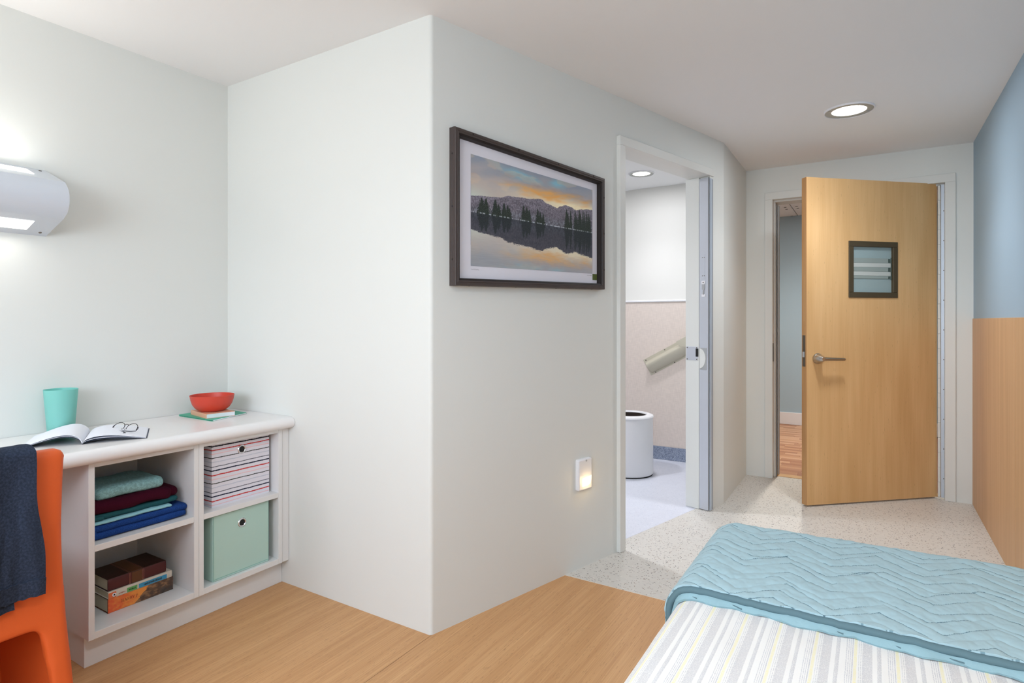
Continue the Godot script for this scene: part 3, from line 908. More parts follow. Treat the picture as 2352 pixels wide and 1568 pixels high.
# ------------------------------------------------------------------ entry door
func entry_door() -> void:
	# metal frame set in the end wall
	var f := Node3D.new()
	f.name = "trim_2"
	add_child(f, true)
	meta(f, "painted metal frame of the entry doorway", "", "", "structure")
	var d0 := 4.829
	put("jamb", block(-0.706, -0.651, 0.0, 2.126, d0, 4.875, 0.0015), M["frame paint"], f)
	put("jamb", block(0.409, 0.467, 0.0, 2.126, d0, 4.875, 0.0015), M["frame paint"], f)
	put("head", block(-0.706, 0.467, 2.126, 2.182, d0, 4.875, 0.0015), M["frame paint"], f)
	put("stop", block(-0.67, -0.638, 0.0, 2.126, 4.89, 5.01, 0.0015), M["jamb grey"], f)
	put("stop", block(0.396, 0.43, 0.0, 2.126, 4.93, 5.01, 0.0015), M["frame paint"], f)
	put("head_stop", block(-0.67, 0.43, 2.112, 2.15, 4.875, 5.01, 0.0015), M["jamb grey"], f)
	put("rabbet", block(-0.665, -0.6505, 0.0, 2.126, 4.875, 4.89, 0.0), M["jamb grey"], f)
	put("gasket", block(-0.639, -0.630, 0.0, 2.1, 4.905, 4.925, 0.002), M["grey gasket"], f)
	put("gasket", block(-0.634, -0.622, 0.0, 2.1, 4.965, 5.0, 0.002), M["duct grey"], f)
	put("strike_plate", block(-0.6505, -0.6485, 0.89, 1.03, 4.835, 4.872, 0.0006), M["dark metal"], f)
	put("threshold", block(-0.65, 0.41, 0.0, 0.004, 4.92, 5.0, 0.0015), M["edge joint"], f)

	# the leaf: local x from hinge to leading edge, the visible face at z = 0 looking along -z
	var door := Node3D.new()
	door.name = "door_1"
	add_child(door, true)
	meta(door, "open maple door with a small window and lever handle", "", "", "structure")
	var ux := Vector3(-0.7340, 0, 0.6791)
	door.transform = Transform3D(Basis(ux, Vector3.UP, ux.cross(Vector3.UP)), v3(0.369, 0.0, 4.88))
	var w := 1.0
	var t := 0.044
	var st := start()
	# face skins with the window cut out: four boards around the opening
	var wx0 := 0.33; var wx1 := 0.672; var wy0 := 1.37; var wy1 := 1.71
	for b in [[0.0, wx0, 0.01, 2.13], [wx1, w - 0.002, 0.01, 2.13], [wx0, wx1, 0.01, wy0], [wx0, wx1, wy1, 2.13]]:
		box(st, Vector3(b[0], b[2], 0.0), Vector3(b[1], b[3], t), 0.0)
	put("leaf", done(st), M["maple veneer"], door)
	put("edge_band", boxed(Vector3(w - 0.002, 0.01, 0.0005), Vector3(w + 0.001, 2.13, t - 0.0005), 0.0006), M["maple edge"], door)
	put("lock_plate", boxed(Vector3(w + 0.0008, 0.905, 0.009), Vector3(w + 0.0022, 1.107, 0.035), 0.0004), M["dark metal"], door)
	put("latch", boxed(Vector3(w + 0.002, 0.965, 0.014), Vector3(w + 0.008, 1.0, 0.03), 0.002), M["duct grey"], door)

	# vision panel
	var win := put("vision_frame", picture_ring(0.3135, 0.6885, 1.3535, 1.7255, 0.036, 0.006, 0.002), M["bronze"], door)
	put("vision_frame_back", boxed(Vector3(wx0, wy0, t), Vector3(wx1, wy1, t + 0.004), 0.001), M["bronze"], door)
	put("pane", boxed(Vector3(0.345, 1.385, 0.012), Vector3(0.66, 1.698, 0.016), 0.0), M["frosted glass"], win)
	for b in [[1.585, 1.617, "louvre mid"], [1.556, 1.585, "louvre light"], [1.528, 1.556, "louvre mid"], [1.5, 1.528, "louvre light"], [1.481, 1.5, "louvre mid"]]:
		put("louvre", boxed(Vector3(0.358, b[0] + 0.0006, 0.008), Vector3(0.655, b[1] - 0.0006, 0.012), 0.0006), M[b[2]], win)
	for y in [1.588, 1.529, 1.481]:
		put("louvre_clip", boxed(Vector3(0.361, y, 0.0065), Vector3(0.378, y + (0.026 if y > 1.5 else 0.016), 0.0085), 0.0006), M["louvre clip"], win)
	put("louvre_rod", boxed(Vector3(0.3515, 1.475, 0.006), Vector3(0.3565, 1.622, 0.0118), 0.001), M["louvre clip"], win)

	# lever handle with a conical hub
	var hx := Transform3D(Basis(Vector3(1, 0, 0), -PI / 2), Vector3(0.922, 0.957, 0.0))      # lathe axis towards -z
	var hd := put("lever_handle", lathed([Vector2(0, 0.0), Vector2(0.034, 0.0), Vector2(0.035, 0.004), Vector2(0.034, 0.010), Vector2(0.031, 0.011), Vector2(0.031, 0.015), Vector2(0.016, 0.056), Vector2(0.012, 0.062), Vector2(0, 0.063)], 40, hx), M["steel"], door)
	put("lever", tubed([Vector3(0.925, 0.957, -0.05), Vector3(0.90, 0.957, -0.052), Vector3(0.86, 0.956, -0.052), Vector3(0.80, 0.954, -0.051), Vector3(0.765, 0.953, -0.05), Vector3(0.758, 0.953, -0.05)], 0.0125, 0.0075, 14), M["brushed nickel"], hd)

	# continuous hinge: knuckles on the leaf side and a flat leaf on the jamb
	var h := Node3D.new()
	h.name = "continuous_hinge"
	f.add_child(h, true)
	var km := lathed([Vector2(0, 0.0008), Vector2(0.007, 0.0008), Vector2(0.0075, 0.0015), Vector2(0.0075, 0.0985), Vector2(0.007, 0.0992), Vector2(0, 0.0992)], 16)
	for k in 21:
		var kn := put("knuckle", km, M["frame paint"], h)
		kn.position = v3(0.380, 0.015 + k * 0.1, 4.866)
	put("hinge_leaf", block(0.3895, 0.4085, 0.012, 2.118, 4.861, 4.865, 0.0008), M["aluminium leaf"], h)
	put("hinge_leaf", block(0.3725, 0.3885, 0.012, 2.118, 4.868, 4.882, 0.0008), M["grey gasket"], h)
	for k in 10:
		put("screw", lathed([Vector2(0, 0.0015), Vector2(0.003, 0.001), Vector2(0.0035, 0)], 8, Transform3D(Basis(Vector3(1, 0, 0), PI / 2), v3(0.4045, 0.14 + k * 0.2, 4.861))), M["dark metal"], h)

# A flat ring of rectangles in the door's plane, looking along -z
func picture_ring(x0: float, x1: float, y0: float, y1: float, wd: float, proud: float, bev: float) -> ArrayMesh:
	var st := start()
	for b in [[x0, x1, y1 - wd, y1], [x0, x1, y0, y0 + wd], [x0, x0 + wd, y0 + wd, y1 - wd], [x1 - wd, x1, y0 + wd, y1 - wd]]:
		box(st, Vector3(b[0], b[2], -proud), Vector3(b[1], b[3], 0.02), bev)
	return done(st)


# ------------------------------------------------------------------ lamps
func spot(called: String, at: Vector3, c: Color, energy: float, angle: float, radius: float) -> void:
	var l := SpotLight3D.new()
	l.name = called
	l.position = at
	l.rotation.x = -PI / 2
	l.light_color = c
	l.light_energy = energy
	l.spot_angle = angle
	l.spot_angle_attenuation = 1.0
	l.spot_range = 12.0
	l.spot_attenuation = 2.0
	l.light_size = radius
	l.shadow_enabled = true
	add_child(l)

func downlight(called: String, label: String, at: Vector3, r: float, energy: float, c: Color, angle: float) -> void:
	var t := thing(called, label, "ceiling light", at)
	put("trim_ring", lathed([Vector2(r * 0.68, -0.002), Vector2(r * 0.7, -0.006), Vector2(r * 0.93, -0.007), Vector2(r * 0.945, -0.006)], 48), M["trim ring"], t)
	put("outer_rim", lathed([Vector2(r * 0.945, -0.005), Vector2(r * 0.955, -0.009), Vector2(r * 0.985, -0.009), Vector2(r, -0.004), Vector2(r, 0.0)], 48), M["white trim"], t)
	put("lens", lathed([Vector2(0.0, -0.0065), Vector2(r * 0.5, -0.006), Vector2(r * 0.69, -0.004), Vector2(r * 0.69, 0.0)], 48), M["downlight glow"], t)
	for k in 4:
		var a := k * PI / 2 + 0.5
		put("clip", boxed(Vector3(-0.008, -0.0095, -0.003), Vector3(0.008, -0.006, 0.003), 0.001, Transform3D(Basis(Vector3.UP, a), Vector3(cos(a) * r * 0.82, 0, -sin(a) * r * 0.82))), M["chrome"], t)
	spot(called + "_beam", at + Vector3(0, -0.022, 0), c, energy, angle, r * 0.9)
	area_light(called + "_spread", at + Vector3(0, -0.014, 0), Vector3(-PI / 2, 0, 0), Vector2(r, r), c, energy * 0.48)

func wall_lamp() -> void:
	var t := thing("wall_lamp", "long white metal wall lamp with glowing slots above the desk", "wall lamp", v3(-2.74, 1.529, 0.977))
	# profile: depth from the wall, height; runs along +z from the end seen in the photograph
	var prof := [Vector2(0.0, 0.0), Vector2(0.155, 0.053)]
	for i in range(1, 8):
		var a := -1.15 + 2.30 * i / 8.0
		prof.append(Vector2(0.148 + 0.059 * cos(a), 0.122 + 0.066 * sin(a)))
	prof.append(Vector2(0.168, 0.190)); prof.append(Vector2(0.0, 0.256))
	var ln := 1.24
	var st := start()
	for k in prof.size() - 1:
		var a: Vector2 = prof[k]; var b: Vector2 = prof[k + 1]
		st.set_smooth_group(-1 if k == 0 or k == prof.size() - 2 else 4)
		quad(st, Vector3(a.x, a.y, 0), Vector3(a.x, a.y, ln), Vector3(b.x, b.y, ln), Vector3(b.x, b.y, 0), Vector3(0.06, 0.128, ln / 2))
	st.set_smooth_group(-1)
	for z in [0.0, ln]:
		for k in range(1, prof.size() - 1):
			tri(st, Vector3(prof[0].x, prof[0].y, z), Vector3(prof[k].x, prof[k].y, z), Vector3(prof[k + 1].x, prof[k + 1].y, z), Vector3(0.05, 0.12, ln / 2))
	quad(st, Vector3(0.0005, 0, 0), Vector3(0.0005, 0.256, 0), Vector3(0.0005, 0.256, ln), Vector3(0.0005, 0, ln), Vector3(0.1, 0.12, ln / 2))
	put("housing", done(st), M["lamp housing"], t)
	# slots with diffusers, lower and upper slope
	for lower in [true, false]:
		var a := Vector2(0.0, 0.0) if lower else Vector2(0.0, 0.256)
		var b := Vector2(0.155, 0.053) if lower else Vector2(0.168, 0.190)
		var e := (b - a).normalized()
		var n := Vector2(e.y, -e.x) if lower else Vector2(-e.y, e.x)
		var xf := Transform3D(Basis(Vector3(e.x, e.y, 0), Vector3(n.x, n.y, 0), Vector3(e.x, e.y, 0).cross(Vector3(n.x, n.y, 0))), Vector3(a.x, a.y, 0))
		var zs := 1.0 if xf.basis.z.z > 0 else -1.0
		put("diffuser", boxed(Vector3(0.045, 0.0, zs * 0.075), Vector3(0.122, 0.0025, zs * (ln - 0.075)), 0.001, xf), M["lens glow"], t)
		for x in [0.03, 0.14]:
			for z in [0.028, ln - 0.028]:
				if x < 0.1: put("screw", lathed([Vector2(0, 0.003), Vector2(0.004, 0.0025), Vector2(0.0055, 0)], 12, xf * Transform3D(Basis.IDENTITY, Vector3(x, 0, zs * z))), M["dark metal"], t)
		var dir := Vector3(n.x, n.y, 0)
		var at := t.position + Vector3(a.x + e.x * 0.0835 + n.x * 0.012, a.y + e.y * 0.0835 + n.y * 0.012, ln / 2)
		var l := area_light("wall_lamp_light", at, Vector3.ZERO, Vector2(0.077, ln - 0.15), Color(1.0, 0.985, 0.955), L_LAMP_DOWN if lower else L_LAMP_UP)
		l.basis = Basis.looking_at(dir, Vector3(0, 0, 1))

func night_light() -> void:
	var t := thing("night_light", "small white wall night light with a warm yellow glowing panel", "night light", on_wall(0.899, 0.457))
	var xf := Transform3D(Basis(Vector3(PU.x, 0, -PU.y), Vector3.UP, Vector3(PN.x, 0, -PN.y)), Vector3.ZERO)
	put("body", plated(round_rect(0.102, 0.15, 0.008), 0.02, 0.007, xf, 4), M["white plastic"], t)
	var p := PackedVector2Array([Vector2(-0.026, -0.057), Vector2(0.012, -0.056), Vector2(0.034, -0.05), Vector2(0.041, -0.03), Vector2(0.043, -0.011), Vector2(0.02, -0.012), Vector2(-0.026, -0.016)])
	put("glow_panel", plated(p, 0.003, 0.0012, xf * Transform3D(Basis.IDENTITY, Vector3(0, 0, 0.0195))), M["night glow"], t)
	put("sensor", plated(circle(0.005, 14), 0.002, 0.0008, xf * Transform3D(Basis.IDENTITY, Vector3(0.005, 0.066, 0.0196))), M["duct grey"], t)
	var l := OmniLight3D.new()
	l.name = "night_light_glow"
	l.position = on_wall(0.905, 0.42, 0.05)
	l.light_color = Color(1.0, 0.85, 0.6)
	l.light_energy = 0.004
	l.light_size = 0.02
	l.omni_range = 6.0
	l.omni_attenuation = 2.0
	l.shadow_enabled = true
	add_child(l)


# ------------------------------------------------------------------ framed print
func picture() -> void:
	var t := thing("framed_picture", "framed print of a lake at sunset in dark brown frame on the corner wall", "picture", on_wall(0.0, 0.0))
	var xf := Transform3D(Basis(Vector3(PU.x, 0, -PU.y), Vector3.UP, Vector3(PN.x, 0, -PN.y)), Vector3.ZERO)
	var o := [Vector2(0.089, 1.338), Vector2(1.032, 1.357), Vector2(1.032, 1.910), Vector2(0.089, 1.957)]
	var inset := func(k: int, w: float) -> Vector2:
		var e0: Vector2 = (o[k] - o[(k + 3) % 4]).normalized(); var e1: Vector2 = (o[(k + 1) % 4] - o[k]).normalized()
		var n0 := Vector2(-e0.y, e0.x); var n1 := Vector2(-e1.y, e1.x)
		var m := n0 + n1
		return o[k] + m / (m.length_squared() / 2.0) * w
	var bands := [["frame_rail", [Vector2(0.0, 0.0), Vector2(0.0, 0.010), Vector2(0.0015, 0.0115), Vector2(0.0, 0.013), Vector2(0.0, 0.022), Vector2(0.0015, 0.0235), Vector2(0.0, 0.025), Vector2(0.001, 0.034), Vector2(0.003, 0.036), Vector2(0.009, 0.036), Vector2(0.0105, 0.0345), Vector2(0.012, 0.036), Vector2(0.016, 0.0355)], "frame brown"],
		["frame_slip", [Vector2(0.016, 0.0355), Vector2(0.018, 0.031), Vector2(0.022, 0.029), Vector2(0.024, 0.013), Vector2(0.024, 0.006)], "frame inner"]]
	for k in 4:
		var rail: Node = null
		for b in bands:
			var st := start()
			st.set_smooth_group(-1)
			var pr: Array = b[1]
			for i in pr.size() - 1:
				var p: Vector2 = pr[i] * Vector2(1.3, 1.0); var q: Vector2 = pr[i + 1] * Vector2(1.3, 1.0)
				var a0: Vector2 = inset.call(k, p.x); var a1: Vector2 = inset.call((k + 1) % 4, p.x)
				var b0: Vector2 = inset.call(k, q.x); var b1: Vector2 = inset.call((k + 1) % 4, q.x)
				var c: Vector2 = (inset.call(k, 0.012) + inset.call((k + 1) % 4, 0.012)) / 2.0
				quad(st, xf * Vector3(a0.x, a0.y, p.y), xf * Vector3(a1.x, a1.y, p.y), xf * Vector3(b1.x, b1.y, q.y), xf * Vector3(b0.x, b0.y, q.y), xf * Vector3(c.x, c.y, -0.01))
			var made := put(b[0], done(st), M[b[2]], t if rail == null else rail)
			if rail == null: rail = made
		# screws along the rail
		var n: int = 4 if k % 2 == 0 else 3
		for i in n:
			var f := (i + 0.5) / n if k % 2 == 1 else 0.09 + 0.82 * i / (n - 1)
			var face: float = 0.0 if k == 0 or k == 3 else 0.008
			var c: Vector2 = inset.call(k, face).lerp(inset.call((k + 1) % 4, face), f)
			var at := Transform3D(Basis(Vector3(1, 0, 0), PI / 2), Vector3(c.x, c.y, 0.0358))
			if k == 0: at = Transform3D(Basis(Vector3(1, 0, 0), PI), Vector3(c.x, c.y, 0.0175))
			if k == 3: at = Transform3D(Basis(Vector3(0, 0, 1), PI / 2), Vector3(c.x, c.y, 0.0175))
			put("screw", lathed([Vector2(0, 0.0015), Vector2(0.0035, 0.001), Vector2(0.0045, 0)], 10, xf * at), M["frame inner"], rail)
	var mb := PackedVector2Array()
	for k in 4: mb.append(inset.call(k, 0.028))
	put("mount_board", plated(mb, 0.007, 0.0005, xf), M["mount board"], t)
	var q := [Vector2(0.1905, 1.4227), Vector2(0.9642, 1.4342), Vector2(0.9642, 1.847), Vector2(0.1905, 1.8733)]
	var f := func(u: float, v: float) -> Vector3:
		var p: Vector2 = q[3].lerp(q[2], u).lerp(q[0].lerp(q[1], u), v)
		return xf * Vector3(p.x, p.y, 0.0085)
	var pm := mat("lake print", Color.WHITE, 0.55, 0.0, 0.3)
	pm.albedo_texture = lake()
	put("print", sheet(12, 8, f, 0.001, true), pm, t)
	put("sticker", plated(round_rect(0.034, 0.03, 0.001, 2), 0.001, 0.0003, xf * Transform3D(Basis.IDENTITY, Vector3(0.984, 1.418, 0.007))), M["sticker green"], t)
	# tiny pencilled captions under the print
	var r := RandomNumberGenerator.new()
	r.seed = 4
	for cap in [[0.193, 1.409, 9], [0.925, 1.424, 8]]:
		var pts := []
		for i in cap[2] * 3:
			pts.append(xf * Vector3(cap[0] + i * 0.0016, cap[1] + r.randf_range(-0.002, 0.002) * (0.3 if i % 12 == 9 else 1.0), 0.0073))
		put("caption", tubed(pts, 0.0003, 0.0003, 4), M["ink"], t)

func ramp(pts: Array, x: float) -> float:
	for i in pts.size() - 1:
		if x <= pts[i + 1].x: return lerpf(pts[i].y, pts[i + 1].y, smoothstep(0.0, 1.0, clampf((x - pts[i].x) / (pts[i + 1].x - pts[i].x), 0, 1)))
	return pts[-1].y

func lake() -> ImageTexture:
	var w := 880
	var h := 500
	var n1 := FastNoiseLite.new(); n1.seed = 8; n1.frequency = 1.0; n1.fractal_octaves = 5
	var n2 := FastNoiseLite.new(); n2.seed = 19; n2.frequency = 1.0; n2.fractal_octaves = 3
	var ridge := [Vector2(0, 0.371), Vector2(0.09, 0.352), Vector2(0.2, 0.335), Vector2(0.275, 0.298), Vector2(0.41, 0.283), Vector2(0.528, 0.256), Vector2(0.58, 0.287), Vector2(0.667, 0.310), Vector2(0.694, 0.285), Vector2(0.748, 0.257), Vector2(0.8, 0.267), Vector2(0.832, 0.287), Vector2(0.9, 0.262), Vector2(0.96, 0.245), Vector2(1.0, 0.24)]
	var shore := 0.518
	var r := RandomNumberGenerator.new()
	r.seed = 77
	var trees := []      # u, top v, half width
	for g in [[0.075, 0.37, 0.03], [0.105, 0.365, 0.026], [0.17, 0.36, 0.028], [0.195, 0.40, 0.024], [0.235, 0.37, 0.02], [0.262, 0.39, 0.022], [0.275, 0.42, 0.02], [0.385, 0.36, 0.022], [0.41, 0.37, 0.024], [0.43, 0.39, 0.02], [0.5, 0.36, 0.018], [0.52, 0.385, 0.02], [0.545, 0.40, 0.016], [0.752, 0.30, 0.021], [0.765, 0.33, 0.016], [0.79, 0.30, 0.015], [0.832, 0.275, 0.014], [0.848, 0.33, 0.014], [0.872, 0.27, 0.018], [0.885, 0.30, 0.016], [0.908, 0.27, 0.014], [0.925, 0.285, 0.012], [0.945, 0.265, 0.014], [0.962, 0.28, 0.013], [0.975, 0.31, 0.014]]:
		trees.append(g)
	var sky_at := func(u: float, v: float) -> Color:
		var a := n1.get_noise_2d(u * 3.0 + v * 2.0, v * 5.0 + u * 0.8)
		var b := n2.get_noise_2d(u * 4.0 + 9.0, v * 7.0 + u)
		var c := rgb(152, 160, 174).lerp(rgb(190, 180, 176), clampf(v * 4.0 + a * 0.5, 0, 1))
		var blue := maxf(clampf(1.0 - absf(u - 0.3 - v) * 5.0, 0, 1) * clampf(1.0 - absf(v - 0.07) * 14.0, 0, 1), clampf(1.0 - absf(u - 0.66) * 9.0, 0, 1) * clampf(1.0 - absf(v - 0.05) * 16.0, 0, 1))
		c = c.lerp(rgb(140, 194, 212), clampf(blue * 1.3 + b * 0.6 * clampf(1.0 - v * 5.0, 0, 1), 0, 0.9))
		c = c.lerp(rgb(226, 196, 168), clampf(b * 1.6, 0, 0.35))
		var low := clampf((v - 0.15) * 11.0, 0, 1) * clampf((u - 0.1) * 1.6, 0.12, 1)
		c = c.lerp(rgb(254, 240, 204), low)
		var band := clampf(1.0 - absf(v - (0.205 - 0.075 * absf(u - 0.55)) - a * 0.07) * 14.0, 0, 1) * clampf((u - 0.12) * 4.0, 0, 1)
		c = c.lerp(rgb(238, 174, 98), band * clampf(0.65 + b * 1.1, 0, 0.95))
		var grey := clampf(1.0 - absf(v - 0.13 - a * 0.08) * 16.0, 0, 1) * clampf(0.3 + b * 1.5, 0, 1)
		c = c.lerp(rgb(164, 146, 144), grey * 0.65)
		if u < 0.2: c = c.lerp(rgb(208, 220, 208), clampf((v - 0.25) * 9.0, 0, 1) * (1.0 - u / 0.2) * 0.8)
		return c
	var land_at := func(u: float, v: float) -> Array:      # [on land, colour]
		var top := ramp(ridge, u) + 0.004 * n2.get_noise_2d(u * 60.0, 3.0)
		var on := v >= top
		var c := Color.BLACK
		if on:
			var g1 := n2.get_noise_2d(u * 70.0, v * 40.0)
			var g2 := n1.get_noise_2d(u * 9.0, v * 16.0)
			var depth := clampf((v - top) / (shore - top), 0, 1)
			c = rgb(132, 126, 138).lerp(rgb(100, 96, 106), clampf(depth * 1.2 + g2 * 0.9, 0, 1))
			c = c.lerp(rgb(178, 174, 184), clampf(g1 * 0.9, 0, 0.35)).lerp(rgb(84, 78, 88), clampf(-g1 * 0.9, 0, 0.35))
			if depth > 0.55:
				var st := n1.get_noise_2d(u * 110.0, v * 18.0)
				var f := clampf((depth - 0.55) * 4.0, 0, 1)
				c = c.lerp(rgb(152, 162, 172), f * clampf(0.25 + st * 1.4, 0, 0.6)).lerp(rgb(76, 80, 86), f * clampf(-st * 1.4, 0, 0.55))
		for g in trees:
			if v > g[1]:
				var q: float = (v - g[1]) / (shore - g[1])
				var edge := 0.55 + 0.6 * absf(n1.get_noise_2d(g[0] * 300.0 + (u - g[0]) * 40.0, v * 46.0)) * 2.0
				if absf(u - g[0]) < g[2] * 1.3 * minf(1.0, 0.05 + 1.0 * pow(q, 0.8)) * edge:
					on = true
					c = rgb(38, 46, 42).lerp(rgb(88, 96, 88), clampf(0.25 + n1.get_noise_2d(u * 150.0, v * 110.0) * 1.2, 0, 0.8))
		if on and v > shore - 0.012: c = c.lerp(rgb(205, 214, 224), 0.7 * clampf(0.5 + n2.get_noise_2d(u * 50.0, 1.0) * 2.0, 0, 1))
		return [on, c]
	var im := Image.create(w, h, false, Image.FORMAT_RGB8)
	for y in h:
		var v := (y + 0.5) / h
		for x in w:
			var u := (x + 0.5) / w
			var c: Color
			if v < shore:
				var l: Array = land_at.call(u, v)
				c = l[1] if l[0] else sky_at.call(u, v)
			else:
				var k := v - shore
				var wob := n2.get_noise_2d(u * 14.0, v * 160.0) * (0.006 + k * 0.05)
				var mv := shore - k * 0.94 + wob
				var l: Array = land_at.call(clampf(u + wob * 0.2, 0.0, 1.0), minf(mv, shore - 0.013))
				if l[0]: c = (l[1] as Color).lerp(rgb(52, 56, 64), 0.62)
				else:
					c = (sky_at.call(u, clampf(mv, 0.0, 1.0)) as Color).lerp(rgb(190, 184, 180), 0.3)
					c = c.lerp(rgb(150, 158, 166), clampf((0.55 - u) * 1.2, 0, 0.6) * clampf((k - 0.2) * 5.0, 0, 1))
					c = c.lightened(0.08 * n1.get_noise_2d(u * 6.0, v * 120.0))
			im.set_pixel(x, y, c)
	return ImageTexture.create_from_image(im)


# ------------------------------------------------------------------ desk and open cabinets
func desk() -> void:
	var t := thing("desk_worktop", "long white worktop with rounded front edge along the left wall", "worktop", v3(-2.738, 0.716, 1.728))
	var prof := [Vector2(0.0, 0.0), Vector2(0.485, 0.0)]
	for i in 11:
		var a := -PI / 2 + PI * i / 10.0
		prof.append(Vector2(0.487 + 0.027 * cos(a), 0.025 + 0.025 * sin(a)))
	prof.append(Vector2(0.0, 0.05))
	var ln := 2.33
	var st := start()
	for k in prof.size() - 1:
		var a: Vector2 = prof[k]; var b: Vector2 = prof[k + 1]
		st.set_smooth_group(-1 if k == 0 or k == prof.size() - 2 else 4)
		quad(st, Vector3(a.x, a.y, 0), Vector3(a.x, a.y, ln), Vector3(b.x, b.y, ln), Vector3(b.x, b.y, 0), Vector3(0.3, 0.025, ln / 2))
	st.set_smooth_group(-1)
	for z in [0.0, ln]:
		for k in range(1, prof.size() - 1):
			tri(st, Vector3(prof[0].x, prof[0].y, z), Vector3(prof[k].x, prof[k].y, z), Vector3(prof[k + 1].x, prof[k + 1].y, z), Vector3(0.2, 0.025, ln / 2))
	put("top", done(st), M["worktop"], t)
	put("support_panel", boxed(Vector3(0.0, -0.716, ln - 0.04), Vector3(0.45, -0.0005, ln - 0.02), 0.001), M["laminate"], t)

func cabinets() -> void:
	var xf := -2.265
	var units := [[0.928, 1.3095, "left white open cabinet unit holding folded clothes above three books"], [1.3105, 1.692, "right white open cabinet unit holding a striped box above a mint box"]]
	for u in units:
		var t := thing("open_cabinet", u[2], "cabinet", Vector3.ZERO, 0.0, "open cabinets under the desk")
		var d0: float = u[0]; var d1: float = u[1]
		put("side_panel", block(-2.72, xf, 0.111, 0.716, d0, d0 + 0.019, 0.0008), M["laminate"], t)
		put("side_panel", block(-2.72, xf, 0.111, 0.716, d1 - 0.019, d1, 0.0008), M["laminate"], t)
		put("bottom_panel", block(-2.72, xf - 0.0005, 0.111, 0.135, d0 + 0.019, d1 - 0.019, 0.0008), M["laminate"], t)
		put("top_panel", block(-2.72, xf - 0.0005, 0.699, 0.716, d0 + 0.019, d1 - 0.019, 0.0008), M["laminate"], t)
		put("shelf", block(-2.70, xf - 0.001, 0.409, 0.431, d0 + 0.019, d1 - 0.019, 0.0008), M["laminate"], t)
		put("back_panel", block(-2.72, -2.70, 0.135, 0.699, d0 + 0.019, d1 - 0.019, 0.0), M["laminate"], t)
	var k := put("filler_strip", block(-2.72, xf - 0.003, 0.111, 0.716, 1.6935, 1.7285, 0.0008), M["laminate"])
	meta(k, "narrow white filler strip between the right cabinet unit and the wall", "filler strip")
	k = put("toe_kick", block(-2.73, -2.317, 0.0, 0.1108, 0.936, 1.7285, 0.0008), M["laminate"])
	meta(k, "white recessed plinth under the two open cabinet units", "plinth")

func uv_box(st: SurfaceTool, lo: Vector3, hi: Vector3) -> void:
	st.set_smooth_group(-1)
	var c := (lo + hi) / 2.0
	var faces := [[Vector3(hi.x, hi.y, hi.z), Vector3(0, 0, lo.z - hi.z), Vector3(0, lo.y - hi.y, 0)], [Vector3(lo.x, hi.y, lo.z), Vector3(0, 0, hi.z - lo.z), Vector3(0, lo.y - hi.y, 0)],
		[Vector3(lo.x, hi.y, hi.z), Vector3(hi.x - lo.x, 0, 0), Vector3(0, lo.y - hi.y, 0)], [Vector3(hi.x, hi.y, lo.z), Vector3(lo.x - hi.x, 0, 0), Vector3(0, lo.y - hi.y, 0)],
		[Vector3(lo.x, hi.y, hi.z), Vector3(0, 0, lo.z - hi.z), Vector3(hi.x - lo.x, 0, 0)], [Vector3(lo.x, lo.y, hi.z), Vector3(0, 0, lo.z - hi.z), Vector3(hi.x - lo.x, 0, 0)]]
	for f in faces:
		var p := [f[0], f[0] + f[1], f[0] + f[1] + f[2], f[0] + f[2]]
		var uv := [Vector2(0, 0), Vector2(1, 0), Vector2(1, 1), Vector2(0, 1)]
		var n: Vector3 = (p[1] - p[0]).cross(p[2] - p[0])
		var order := [0, 2, 1, 0, 3, 2] if n.dot(p[0] - c) > 0 else [0, 1, 2, 0, 2, 3]
		for i in order:
			st.set_uv(uv[i])
			st.add_vertex(p[i])

